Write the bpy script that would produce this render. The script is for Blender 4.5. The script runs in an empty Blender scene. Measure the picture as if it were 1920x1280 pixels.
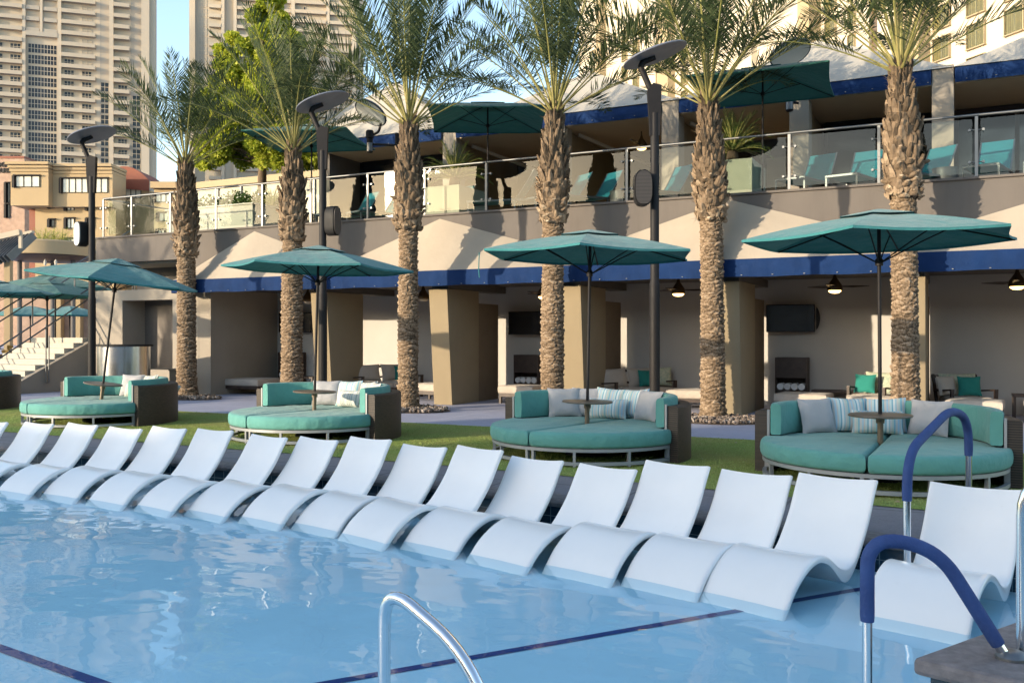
import bpy, bmesh, math, random
from mathutils import Vector, Matrix, Euler
R = math.radians
SC = bpy.context.scene
COL = SC.collection
rng = random.Random(7)

# ------------------------------------------------------------------ mesh builder
class MB:
    def __init__(self):
        self.v = []; self.f = []; self.m = []; self.r = []
    def add(self, verts, faces, mi=0, rnd=0.0):
        b = len(self.v)
        self.v.extend([tuple(p) for p in verts])
        for q in faces:
            self.f.append(tuple(b + i for i in q)); self.m.append(mi); self.r.append(rnd)
    def box(self, x0, y0, z0, x1, y1, z1, mi=0, rnd=0.0):
        p = [(x0,y0,z0),(x1,y0,z0),(x1,y1,z0),(x0,y1,z0),(x0,y0,z1),(x1,y0,z1),(x1,y1,z1),(x0,y1,z1)]
        self.add(p, [(0,3,2,1),(4,5,6,7),(0,1,5,4),(1,2,6,5),(2,3,7,6),(3,0,4,7)], mi, rnd)
    def obox(self, c, s, M=None, mi=0, rnd=0.0):
        hx, hy, hz = s[0]/2, s[1]/2, s[2]/2
        p = [Vector(q) for q in ((-hx,-hy,-hz),(hx,-hy,-hz),(hx,hy,-hz),(-hx,hy,-hz),(-hx,-hy,hz),(hx,-hy,hz),(hx,hy,hz),(-hx,hy,hz))]
        if M is not None: p = [M @ q for q in p]
        c = Vector(c)
        self.add([q + c for q in p], [(0,3,2,1),(4,5,6,7),(0,1,5,4),(1,2,6,5),(2,3,7,6),(3,0,4,7)], mi, rnd)
    def bar(self, a, b, w, h, mi=0):
        a = Vector(a); b = Vector(b); d = b - a
        M = d.to_track_quat('X', 'Z').to_matrix()
        self.obox((a + b)/2, (d.length, w, h), M, mi)
    def prism(self, poly, z0, z1, mi=0):
        n = len(poly)
        ar = sum(poly[i][0]*poly[(i+1)%n][1] - poly[(i+1)%n][0]*poly[i][1] for i in range(n))
        if ar < 0: poly = poly[::-1]
        p = [(x,y,z0) for x,y in poly] + [(x,y,z1) for x,y in poly]
        fs = [tuple(range(n-1,-1,-1)), tuple(range(n,2*n))] + [(i,(i+1)%n,n+(i+1)%n,n+i) for i in range(n)]
        self.add(p, fs, mi)
    def tube(self, path, r, n=10, caps=True, mi=0, closed=False):
        P = [Vector(p) for p in path]; k = len(P)
        rr = r if isinstance(r, (list, tuple)) else [r]*k
        T = []
        for i in range(k):
            if closed: t = P[(i+1)%k] - P[i-1]
            else: t = P[min(i+1,k-1)] - P[max(i-1,0)]
            T.append(t.normalized() if t.length > 1e-9 else Vector((0,0,1)))
        up = Vector((0,0,1)) if abs(T[0].z) < .9 else Vector((1,0,0))
        N = (up - T[0]*up.dot(T[0])).normalized()
        verts = []
        for i in range(k):
            N = (N - T[i]*N.dot(T[i])).normalized(); B = T[i].cross(N)
            for j in range(n):
                a = 2*math.pi*j/n
                verts.append(P[i] + (N*math.cos(a) + B*math.sin(a))*rr[i])
        fs = []
        for i in range(k if closed else k-1):
            i2 = (i+1) % k
            for j in range(n):
                j2 = (j+1) % n
                fs.append((i*n+j, i*n+j2, i2*n+j2, i2*n+j))
        if caps and not closed:
            fs.append(tuple(range(n-1,-1,-1))); fs.append(tuple((k-1)*n + j for j in range(n)))
        self.add(verts, fs, mi)
    def lathe(self, prof, n=24, mi=0, c=(0,0,0), caps=True):
        k = len(prof); verts = []
        for (r, z) in prof:
            for j in range(n):
                a = 2*math.pi*j/n
                verts.append((c[0] + r*math.cos(a), c[1] + r*math.sin(a), c[2] + z))
        fs = []
        for i in range(k-1):
            for j in range(n):
                j2 = (j+1) % n
                fs.append((i*n+j, i*n+j2, (i+1)*n+j2, (i+1)*n+j))
        if caps:
            fs.append(tuple(range(n-1,-1,-1))); fs.append(tuple((k-1)*n+j for j in range(n)))
        self.add(verts, fs, mi)
    def grid(self, rows, mi=0, closed=False, rnds=None):
        k = len(rows); n = len(rows[0]); b = len(self.v)
        for row in rows: self.v.extend([tuple(p) for p in row])
        for i in range(k-1):
            for j in range(n if closed else n-1):
                j2 = (j+1) % n
                self.f.append((b+i*n+j, b+i*n+j2, b+(i+1)*n+j2, b+(i+1)*n+j)); self.m.append(mi)
                self.r.append(rnds[i][j] if rnds else 0.0)
    def build(self, name, mats, parent=None, smooth=None, bevel=0.0, fix=False):
        me = bpy.data.meshes.new(name)
        me.from_pydata(self.v, [], self.f); me.update()
        if not isinstance(mats, (list, tuple)): mats = [mats]
        for m in mats: me.materials.append(m)
        me.polygons.foreach_set('material_index', self.m)
        if any(self.r):
            a = me.attributes.new('rnd', 'FLOAT', 'FACE'); a.data.foreach_set('value', self.r)
        if fix:
            bm = bmesh.new(); bm.from_mesh(me); bmesh.ops.recalc_face_normals(bm, faces=bm.faces); bm.to_mesh(me); bm.free()
        if smooth is not None:
            me.shade_smooth(); me.set_sharp_from_angle(angle=R(smooth))
        o = bpy.data.objects.new(name, me); COL.objects.link(o)
        if parent is not None: o.parent = parent
        if bevel:
            b = o.modifiers.new('bevel', 'BEVEL'); b.width = bevel; b.segments = 2; b.limit_method = 'ANGLE'; b.angle_limit = R(40)
        return o

def tag(o, label, cat, group=None, kind=None):
    o['label'] = label; o['category'] = cat
    if group: o['group'] = group
    if kind: o['kind'] = kind
    return o
def thing(name, label, cat, loc=(0,0,0), rz=0.0, group=None):
    o = bpy.data.objects.new(name, None); COL.objects.link(o)
    o.empty_display_size = .2
    o.location = loc; o.rotation_euler = (0,0,rz)
    return tag(o, label, cat, group)
def struct(o): o['kind'] = 'structure'; return o
def dup(root, loc, rz=None, label=None, group=None):
    r = root.copy(); COL.objects.link(r); r.location = loc
    if rz is not None: r.rotation_euler = (0,0,rz)
    if label: r['label'] = label
    if group: r['group'] = group
    for ch in list(root.children):
        c = ch.copy(); COL.objects.link(c); c.parent = r
        for g in list(ch.children):
            d = g.copy(); COL.objects.link(d); d.parent = c
    return r
ORD = ['first','second','third','fourth','fifth','sixth','seventh','eighth','ninth','tenth','eleventh','twelfth','thirteenth','fourteenth','fifteenth','sixteenth','seventeenth','eighteenth']

# ------------------------------------------------------------------ materials
def newmat(name):
    m = bpy.data.materials.new(name); m.use_nodes = True
    nt = m.node_tree; nt.nodes.clear()
    out = nt.nodes.new('ShaderNodeOutputMaterial'); b = nt.nodes.new('ShaderNodeBsdfPrincipled')
    nt.links.new(b.outputs[0], out.inputs[0])
    return m, nt, b, out
def N(nt, t, **kw):
    n = nt.nodes.new(t)
    for k, v in kw.items():
        if k.startswith('i_'): n.inputs[k[2:].replace('_',' ')].default_value = v
        else: setattr(n, k, v)
    return n
def c4(c): return (c[0], c[1], c[2], 1)
def mul(c, f): return tuple(min(1, max(0, x*f)) for x in c)
def coords(nt, kind='Object', scale=None):
    if kind == 'World':
        g = N(nt, 'ShaderNodeNewGeometry'); s = g.outputs['Position']
    else:
        t = N(nt, 'ShaderNodeTexCoord'); s = t.outputs[kind]
    if scale:
        mp = N(nt, 'ShaderNodeMapping'); mp.inputs['Scale'].default_value = scale
        nt.links.new(s, mp.inputs['Vector']); s = mp.outputs[0]
    return s
def noise(nt, vec, scale, detail=4, rough=.55):
    n = N(nt, 'ShaderNodeTexNoise'); n.inputs['Scale'].default_value = scale
    n.inputs['Detail'].default_value = detail; n.inputs['Roughness'].default_value = rough
    nt.links.new(vec, n.inputs['Vector']); return n.outputs[0]
def ramp(nt, fac, stops):
    r = N(nt, 'ShaderNodeValToRGB')
    e = r.color_ramp.elements
    while len(e) < len(stops): e.new(.5)
    for el, (p, c) in zip(e, stops): el.position = p; el.color = c4(c)
    nt.links.new(fac, r.inputs[0]); return r.outputs[0]
def mix(nt, fac, a, b, mode='MIX'):
    m = N(nt, 'ShaderNodeMix', data_type='RGBA', blend_type=mode)
    for s, k in ((fac, 0), (a, 6), (b, 7)):
        if hasattr(s, 'links'): nt.links.new(s, m.inputs[k])
        else: m.inputs[k].default_value = s if k == 0 else c4(s)
    return m.outputs[2]
def bump(nt, b, h, strength, dist):
    n = N(nt, 'ShaderNodeBump'); n.inputs['Strength'].default_value = strength; n.inputs['Distance'].default_value = dist
    nt.links.new(h, n.inputs['Height']); nt.links.new(n.outputs[0], b.inputs['Normal']); return n
def mat(name, col, rough=.6, metal=0.0, var=.12, scale=3.0, bmp=0.0, bscale=60.0, bdist=.004, spec=.5, kind='Object', stain=0.0, col2=None, sheen=0.0, coat=0.0):
    m, nt, b, out = newmat(name)
    v = coords(nt, kind)
    n1 = noise(nt, v, scale, 6, .6)
    lo, hi = mul(col, 1-var), mul(col, 1+var)
    if col2: lo, hi = col, col2
    c = ramp(nt, n1, [(.3, lo), (.7, hi)])
    if stain:
        n2 = noise(nt, coords(nt, kind, (1.2, 1.2, .18)), 1.6, 5, .7)
        f = ramp(nt, n2, [(.45, (0,0,0)), (.75, (stain,)*3)])
        c = mix(nt, f, c, mul(col, .55))
    nt.links.new(c, b.inputs['Base Color'])
    b.inputs['Roughness'].default_value = rough; b.inputs['Metallic'].default_value = metal
    b.inputs['Specular IOR Level'].default_value = spec
    if sheen: b.inputs['Sheen Weight'].default_value = sheen
    if coat: b.inputs['Coat Weight'].default_value = coat; b.inputs['Coat Roughness'].default_value = .15
    if rough > .15 and metal < .5:
        rr = N(nt, 'ShaderNodeMapRange'); rr.inputs['To Min'].default_value = max(0, rough-.1); rr.inputs['To Max'].default_value = min(1, rough+.1)
        nt.links.new(noise(nt, v, scale*2.3, 3), rr.inputs[0]); nt.links.new(rr.outputs[0], b.inputs['Roughness'])
    if bmp: bump(nt, b, noise(nt, v, bscale, 4, .6), bmp, bdist)
    return m
def fabric(name, col, rough=.85, var=.08, trans=0):
    m, nt, b, out = newmat(name)
    v = coords(nt)
    c = ramp(nt, noise(nt, v, 2.0, 5), [(.3, mul(col, 1-var)), (.7, mul(col, 1+var))])
    nt.links.new(c, b.inputs['Base Color']); b.inputs['Roughness'].default_value = rough
    b.inputs['Specular IOR Level'].default_value = .25; b.inputs['Sheen Weight'].default_value = .15
    big = noise(nt, v, 4.5, 3, .5); fine = noise(nt, v, 420, 2)
    ad = N(nt, 'ShaderNodeMath', operation='MULTIPLY_ADD'); nt.links.new(fine, ad.inputs[0]); ad.inputs[1].default_value = .05; nt.links.new(big, ad.inputs[2])
    bump(nt, b, ad.outputs[0], .8, .045)
    if trans:
        t = N(nt, 'ShaderNodeBsdfTranslucent'); nt.links.new(c, t.inputs[0]); mx = N(nt, 'ShaderNodeMixShader'); mx.inputs[0].default_value = trans
        nt.links.new(b.outputs[0], mx.inputs[1]); nt.links.new(t.outputs[0], mx.inputs[2]); nt.links.new(mx.outputs[0], out.inputs[0])
    return m
def striped(name, cols, width, base=None, axis=0):
    m, nt, b, out = newmat(name)
    v = coords(nt)
    sx = N(nt, 'ShaderNodeSeparateXYZ'); nt.links.new(v, sx.inputs[0])
    md = N(nt, 'ShaderNodeMath', operation='MULTIPLY_ADD'); nt.links.new(sx.outputs[axis], md.inputs[0]); md.inputs[1].default_value = 1/width; md.inputs[2].default_value = 20.0
    fr = N(nt, 'ShaderNodeMath', operation='FRACT'); nt.links.new(md.outputs[0], fr.inputs[0])
    r = N(nt, 'ShaderNodeValToRGB'); r.color_ramp.interpolation = 'CONSTANT'
    e = r.color_ramp.elements
    while len(e) < len(cols): e.new(.5)
    for i, (p, c) in enumerate(cols): e[i].position = p; e[i].color = c4(c)
    nt.links.new(fr.outputs[0], r.inputs[0]); nt.links.new(r.outputs[0], b.inputs['Base Color'])
    b.inputs['Roughness'].default_value = .85; b.inputs['Specular IOR Level'].default_value = .2
    bump(nt, b, noise(nt, v, 5, 3), .5, .03)
    return m
def rndmat(name, stops, rough=.8, scale=30, trans=0.0, bmp=0.0, bdist=.01, vert=False):
    """colour chosen by the face attribute 'rnd' plus fine noise"""
    m, nt, b, out = newmat(name)
    a = N(nt, 'ShaderNodeAttribute', attribute_name='rnd')
    v = coords(nt, 'Object', (1,1,.25) if vert else None)
    n = noise(nt, v, scale, 5, .65)
    ad = N(nt, 'ShaderNodeMath', operation='MULTIPLY_ADD'); nt.links.new(n, ad.inputs[0]); ad.inputs[1].default_value = .5; nt.links.new(a.outputs['Fac'], ad.inputs[2])
    sb = N(nt, 'ShaderNodeMath', operation='SUBTRACT'); nt.links.new(ad.outputs[0], sb.inputs[0]); sb.inputs[1].default_value = .25
    c = ramp(nt, sb.outputs[0], stops)
    nt.links.new(c, b.inputs['Base Color']); b.inputs['Roughness'].default_value = rough
    b.inputs['Specular IOR Level'].default_value = .3
    if bmp: bump(nt, b, n, bmp, bdist)
    if trans:
        t = N(nt, 'ShaderNodeBsdfTranslucent'); nt.links.new(c, t.inputs[0])
        mx = N(nt, 'ShaderNodeMixShader'); mx.inputs[0].default_value = trans
        nt.links.new(b.outputs[0], mx.inputs[1]); nt.links.new(t.outputs[0], mx.inputs[2]); nt.links.new(mx.outputs[0], out.inputs[0])
    return m
def glassmat(name, tint, spec_rough=.0, ior=1.5, dark=None):
    """clear pane: see-through, with real mirror reflection by angle"""
    m, nt, b, out = newmat(name)
    nt.nodes.remove(b)
    t = N(nt, 'ShaderNodeBsdfTransparent'); t.inputs[0].default_value = c4(tint)
    g = N(nt, 'ShaderNodeBsdfGlossy'); g.inputs['Roughness'].default_value = spec_rough
    f = N(nt, 'ShaderNodeFresnel'); f.inputs['IOR'].default_value = ior
    geo = N(nt, 'ShaderNodeNewGeometry'); inv = N(nt, 'ShaderNodeMath', operation='SUBTRACT'); inv.inputs[0].default_value = 1; nt.links.new(geo.outputs['Backfacing'], inv.inputs[1])
    mu = N(nt, 'ShaderNodeMath', operation='MULTIPLY'); nt.links.new(f.outputs[0], mu.inputs[0]); nt.links.new(inv.outputs[0], mu.inputs[1])
    mx = N(nt, 'ShaderNodeMixShader'); nt.links.new(mu.outputs[0], mx.inputs[0])
    nt.links.new(t.outputs[0], mx.inputs[1]); nt.links.new(g.outputs[0], mx.inputs[2]); nt.links.new(mx.outputs[0], out.inputs[0])
    return m

M = {}
def lounger_mat():
    m, nt, b, out = newmat('lounger_white')
    oi = N(nt, 'ShaderNodeObjectInfo'); sc_ = N(nt, 'ShaderNodeVectorMath', operation='SCALE'); sc_.inputs[0].default_value = (37,91,53); nt.links.new(oi.outputs['Random'], sc_.inputs['Scale'])
    ad = N(nt, 'ShaderNodeVectorMath', operation='ADD'); nt.links.new(coords(nt), ad.inputs[0]); nt.links.new(sc_.outputs[0], ad.inputs[1])
    v = ad.outputs[0]
    n1 = noise(nt, v, 1.6, 4, .6); n2 = noise(nt, v, 9, 6, .75)
    c = ramp(nt, n1, [(.3, (.745,.735,.72)), (.7, (.79,.775,.755))])
    c = mix(nt, ramp(nt, n2, [(.62,(0,0,0)),(.78,(.35,.35,.35))]), c, (.64,.63,.60))
    nt.links.new(c, b.inputs['Base Color']); b.inputs['Roughness'].default_value = .3; b.inputs['Coat Weight'].default_value = .5; b.inputs['Coat Roughness'].default_value = .13
    return m
M['lounger'] = lounger_mat()
M['teal'] = fabric('teal_cushion', (.105,.295,.265))
M['canopy'] = fabric('teal_canopy', (.038,.18,.185), var=.1, trans=.08)
M['canopy_green'] = fabric('green_canopy', (.04,.16,.135), var=.1, trans=.12)
M['teal_pillow'] = fabric('dark_teal_pillow', (.02,.20,.17))
M['sling'] = mat('teal_sling', (.008,.135,.17), rough=.6, var=.1, bmp=.2, bscale=300, bdist=.002)
M['grey_pillow'] = fabric('grey_pillow', (.42,.41,.42))
M['white_pillow'] = fabric('white_pillow', (.52,.505,.475))
M['beige_cush'] = fabric('beige_cushion', (.45,.39,.33))
W_, B_ = (.50,.50,.48), (.16,.34,.47)
M['stripe'] = striped('striped_blue', [(0,W_),(.12,(.33,.5,.62)),(.22,W_),(.3,(.45,.58,.6)),(.42,(.17,.36,.47)),(.5,(.62,.66,.66)),(.62,(.3,.48,.55)),(.7,W_),(.8,(.4,.5,.47)),(.9,(.2,.4,.5))], .21)
M['stripe_pale'] = striped('striped_pale', [(0,W_),(.16,(.22,.29,.26)),(.24,W_),(.42,(.25,.28,.23)),(.5,W_),(.66,(.18,.30,.31)),(.74,W_),(.86,(.62,.6,.52)),(.93,W_)], .19)
M['floral'] = mat('floral_pillow', (.25,.36,.28), col2=(.6,.56,.42), rough=.85, scale=22, kind='Object')
M['silver'] = mat('silver_frame', (.30,.31,.32), rough=.5, metal=.4, var=.05)
M['chrome'] = mat('brushed_steel', (.72,.73,.75), rough=.17, metal=1.0, var=.03)
M['brushed'] = mat('satin_steel', (.2,.205,.21), rough=.5, metal=1.0, var=.05)
M['black'] = mat('black_metal', (.011,.0105,.0115), rough=.6, var=.2, spec=.25)
M['bronze'] = mat('dark_bronze', (.012,.0105,.0115), rough=.6, var=.15, spec=.25)
M['lamp_disc'] = mat('lamp_disc_grey', (.16,.17,.21), rough=.4, var=.08)
M['lamp_white'] = mat('lamp_reflector_white', (.62,.63,.62), rough=.5, var=.05)
M['beige_wall'] = mat('stucco_beige', (0.301,0.262,0.214), rough=.9, var=.05, scale=1.3, bmp=.3, bscale=120, bdist=.003, stain=.12)
M['tan_col'] = mat('stucco_tan', (.258,.205,.13), rough=.9, var=.05, scale=1.3, bmp=.3, bscale=120, bdist=.003, stain=.08)
M['fascia'] = mat('stucco_taupe', (.130,.114,.104), rough=.9, var=.06, scale=.8, bmp=.35, bscale=90, bdist=.004, stain=.4)
M['inner_wall'] = mat('painted_grey_wall', (.47,.45,.425), rough=.85, var=.04, scale=1.0, bmp=.1)
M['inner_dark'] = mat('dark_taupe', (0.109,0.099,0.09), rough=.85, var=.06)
M['partition'] = mat('partition_brown', (0.173,0.131,0.086), rough=.85, var=.05, bmp=.1)
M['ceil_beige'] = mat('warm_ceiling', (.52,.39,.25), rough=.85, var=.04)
M['awning'] = mat('awning_canvas_cream', (0.358,0.307,0.25), rough=.85, var=.05, scale=1.5, bmp=.5, bscale=2.5, bdist=.05, stain=.10)
M['tent'] = mat('tent_canvas', (0.384,0.352,0.301), rough=.85, var=.05, scale=1.2, bmp=.5, bscale=2.0, bdist=.06, stain=.12)
M['valance'] = mat('valance_blue', (.005,.024,.090), rough=.85, spec=.2, var=.12, scale=2.5, bmp=.55, bscale=6, bdist=.03)
M['blue_pad'] = None
M['dark_wood'] = mat('dark_wood', (.045,.028,.022), rough=.5, var=.3, scale=5)
M['towel'] = fabric('white_towel', (.75,.75,.76))
M['screen'] = mat('black_screen', (.008,.008,.01), rough=.18, var=.1)
M['white_wall'] = mat('white_render', (0.474,0.435,0.371), rough=.9, var=.03, bmp=.2, bscale=100)
M['planter'] = mat('planter_pale', (0.294,0.294,0.23), rough=.8, var=.04)
M['aluminium'] = mat('dark_aluminium', (.10,.105,.115), rough=.4, metal=.5)
M['soil'] = mat('soil', (.06,.045,.03), rough=1, var=.4, scale=20, bmp=.6, bscale=40, bdist=.02)
M['hotel'] = mat('hotel_cream', (.50,.45,.36), rough=.9, var=.03, scale=.2, stain=.05)
M['hotel_tan'] = mat('hotel_tan', (.33,.27,.17), rough=.9, var=.04, scale=.2)
M['tower'] = mat('tower_beige', (.43,.375,.295), rough=.9, var=.05, scale=.05, stain=.06, kind='Object')
M['tower_pale'] = mat('tower_pale', (.47,.405,.315), rough=.9, var=.05, scale=.05)
M['tower_grey'] = mat('tower_recess', (.38,.34,.28), rough=.9, var=.05, scale=.05)
M['ochre'] = mat('ochre_stucco', (.35,.265,.155), rough=.9, var=.05, scale=.15, stain=.08)
M['brick'] = mat('brick_pink', (.36,.25,.19), rough=.9, var=.22, scale=1.2, bmp=.3)
M['red_roof'] = mat('red_metal_roof', (0.173,0.042,0.019), rough=.6, var=.06, scale=.5)
M['curtain'] = striped('curtain_gold', [(0,(.20,.15,.07)),(.35,(.28,.22,.11)),(.6,(.15,.11,.05)),(.8,(.24,.19,.09))], .42)
M['win_dark'] = mat('window_glass_dark', (.016,.02,.026), rough=.1, var=.3, scale=.4, spec=.4)
M['win_blue'] = mat('window_glass_blue', (.022,.032,.042), rough=.25, var=.5, scale=.25, spec=.25)
M['win_pale'] = mat('window_glass_pale', (.55,.52,.42), rough=.1, var=.15, scale=.5, spec=.8)
M['glass'] = glassmat('terrace_glass', (.86,.90,.88), ior=1.45)
M['bronze_glass'] = mat('bronze_glazing', (.12,.085,.05), rough=.1, var=.3, scale=.3)
def emis(name, col, s):
    m, nt, b, out = newmat(name)
    b.inputs['Base Color'].default_value = c4(col); b.inputs['Emission Color'].default_value = c4(col); b.inputs['Emission Strength'].default_value = s
    return m
M['counter_steel'] = mat('counter_steel', (.5,.51,.53), rough=.22, metal=1.0, var=.05)
M['globe'] = emis('lit_globe', (1,.62,.22), 2.2)
# woven wicker
def wicker():
    m, nt, b, out = newmat('wicker_dark')
    v = coords(nt, 'Object')
    sx = N(nt, 'ShaderNodeSeparateXYZ'); nt.links.new(v, sx.inputs[0])
    at = N(nt, 'ShaderNodeMath', operation='ARCTAN2'); nt.links.new(sx.outputs[1], at.inputs[0]); nt.links.new(sx.outputs[0], at.inputs[1])
    cb = N(nt, 'ShaderNodeCombineXYZ')
    ml = N(nt, 'ShaderNodeMath', operation='MULTIPLY'); nt.links.new(at.outputs[0], ml.inputs[0]); ml.inputs[1].default_value = 1.45
    nt.links.new(ml.outputs[0], cb.inputs[0]); nt.links.new(sx.outputs[2], cb.inputs[1])
    br = N(nt, 'ShaderNodeTexBrick'); nt.links.new(cb.outputs[0], br.inputs['Vector'])
    br.inputs['Scale'].default_value = 1.0; br.inputs['Brick Width'].default_value = .05; br.inputs['Row Height'].default_value = .014; br.inputs['Mortar Size'].default_value = .0028
    br.inputs['Color1'].default_value = (.075,.052,.038,1); br.inputs['Color2'].default_value = (.04,.029,.022,1); br.inputs['Mortar'].default_value = (.012,.009,.008,1)
    nt.links.new(br.outputs[0], b.inputs['Base Color']); b.inputs['Roughness'].default_value = .5
    bump(nt, b, br.outputs['Fac'], -.7, .006)
    return m
M['wicker'] = wicker()
# quilted blue hand-rail sleeve
def sleeve():
    m, nt, b, out = newmat('blue_sleeve')
    v = coords(nt)
    w = N(nt, 'ShaderNodeTexVoronoi'); w.inputs['Scale'].default_value = 75; nt.links.new(v, w.inputs['Vector'])
    c = ramp(nt, noise(nt, v, 9, 4), [(.3, (.018,.043,.15)), (.7, (.028,.065,.20))])
    nt.links.new(c, b.inputs['Base Color']); b.inputs['Roughness'].default_value = .8
    bump(nt, b, w.outputs['Distance'], .45, .004)
    return m
M['blue_pad'] = sleeve()
# artificial turf, pavement, coping, pool plaster, tile, gravel, water
def turf():
    m, nt, b, out = newmat('turf')
    v = coords(nt, 'World')
    n1 = noise(nt, v, .9, 4); n2 = noise(nt, v, 55, 3, .7)
    c1 = ramp(nt, n2, [(.25, (.15,.22,.045)), (.5, (.31,.40,.10)), (.78, (.5,.58,.2))])
    c = mix(nt, ramp(nt, n1, [(.38,(0,0,0)),(.68,(.75,.75,.75))]), c1, (.40,.36,.13))
    nt.links.new(c, b.inputs['Base Color']); b.inputs['Roughness'].default_value = .95; b.inputs['Specular IOR Level'].default_value = .15
    bump(nt, b, n2, 1.0, .05)
    return m
M['turf'] = turf()
M['blade'] = rndmat('grass_blade', [(0,(.16,.24,.045)),(.5,(.36,.46,.12)),(1,(.56,.62,.24))], rough=.8, scale=8, trans=.35)
def pave(name, col, joint, jw=1.5):
    m, nt, b, out = newmat(name)
    v = coords(nt, 'World')
    n1 = noise(nt, v, .7, 6, .65); n2 = noise(nt, v, 40, 4, .7); n3 = noise(nt, v, 7, 5, .7)
    c = ramp(nt, n1, [(.3, mul(col,.84)), (.7, mul(col,1.12))])
    c = mix(nt, .35, c, ramp(nt, n3, [(.35, mul(col,.7)), (.6, mul(col,1.1))]))
    c = mix(nt, .25, c, ramp(nt, n2, [(.4, mul(col,.6)), (.6, mul(col,1.25))]))
    br = N(nt, 'ShaderNodeTexBrick'); br.offset = 0; nt.links.new(v, br.inputs['Vector'])
    br.inputs['Scale'].default_value = 1; br.inputs['Brick Width'].default_value = jw; br.inputs['Row Height'].default_value = jw; br.inputs['Mortar Size'].default_value = .014
    c = mix(nt, br.outputs['Fac'], c, joint)
    nt.links.new(c, b.inputs['Base Color']); b.inputs['Roughness'].default_value = .8
    bump(nt, b, n2, .3, .004)
    return m
M['pave'] = pave('walkway_concrete', (.36,.37,.47), (.5,.5,.55), 2.4)
M['coping'] = pave('pool_coping', (.20,.18,.19), (.10,.09,.09), 1.6)
M['edge_stone'] = mat('coping_stone', (.17,.148,.145), rough=.7, var=.35, scale=14, bmp=.5, bscale=50, bdist=.006, kind='World')
M['plaster'] = mat('pool_plaster', (.55,.70,.74), rough=.8, var=.06, scale=1.2, kind='World')
M['line'] = mat('pool_line_tile', (.008,.025,.16), rough=.5, var=.15, scale=9, kind='World')
def tilemat():
    m, nt, b, out = newmat('waterline_tile')
    v = coords(nt, 'Object')
    sx = N(nt, 'ShaderNodeSeparateXYZ'); nt.links.new(v, sx.inputs[0])
    ad = N(nt, 'ShaderNodeMath', operation='ADD'); nt.links.new(sx.outputs[0], ad.inputs[0]); nt.links.new(sx.outputs[1], ad.inputs[1])
    cb = N(nt, 'ShaderNodeCombineXYZ'); nt.links.new(ad.outputs[0], cb.inputs[0]); nt.links.new(sx.outputs[2], cb.inputs[1])
    br = N(nt, 'ShaderNodeTexBrick'); br.offset = 0; nt.links.new(cb.outputs[0], br.inputs['Vector'])
    br.inputs['Scale'].default_value = 1; br.inputs['Brick Width'].default_value = .16; br.inputs['Row Height'].default_value = .16; br.inputs['Mortar Size'].default_value = .004
    br.inputs['Color1'].default_value = (.008,.028,.05,1); br.inputs['Color2'].default_value = (.015,.045,.07,1); br.inputs['Mortar'].default_value = (.12,.17,.2,1)
    nt.links.new(br.outputs[0], b.inputs['Base Color']); b.inputs['Roughness'].default_value = .2
    bump(nt, b, br.outputs['Fac'], -.4, .003)
    return m
M['tile'] = tilemat()
M['gravel'] = rndmat('river_gravel', [(0,(.06,.045,.035)),(.4,(.16,.125,.10)),(.7,(.24,.185,.15)),(1,(.40,.34,.29))], rough=.85, scale=12)
M['bark'] = rndmat('palm_trunk', [(0,(.06,.042,.026)),(.3,(.20,.14,.09)),(.6,(.36,.265,.18)),(1,(.56,.46,.35))], rough=.95, scale=26, bmp=.9, bdist=.02)
M['boot'] = rndmat('palm_boots', [(0,(.055,.04,.027)),(.35,(.17,.12,.078)),(.6,(.27,.195,.13)),(.85,(.36,.275,.185)),(1,(.44,.36,.26))], rough=.95, scale=16, bmp=.8, bdist=.015, vert=True)
M['frond'] = rndmat('palm_leaf', [(0,(.020,.036,.014)),(.5,(.050,.076,.030)),(1,(.125,.15,.07))], rough=.55, scale=3, trans=.22)
M['petiole'] = rndmat('palm_stalk', [(0,(.10,.12,.03)),(.6,(.22,.22,.07)),(1,(.34,.29,.12))], rough=.6, scale=5)
M['leaf'] = rndmat('tree_leaf', [(0,(.14,.19,.015)),(.5,(.34,.40,.04)),(1,(.56,.56,.08))], rough=.6, scale=2, trans=.45)
M['leaf_dark'] = rndmat('shrub_leaf', [(0,(.03,.06,.012)),(.5,(.07,.12,.025)),(1,(.15,.21,.05))], rough=.6, scale=2, trans=.3)
M['dry'] = rndmat('dry_brush', [(0,(.09,.055,.018)),(.5,(.2,.13,.04)),(1,(.32,.23,.09))], rough=.9, scale=3, trans=.2)
M['trunk_wood'] = mat('tree_bark', (.12,.085,.055), rough=.95, var=.3, scale=14, bmp=.6, bscale=40, bdist=.01)
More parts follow.
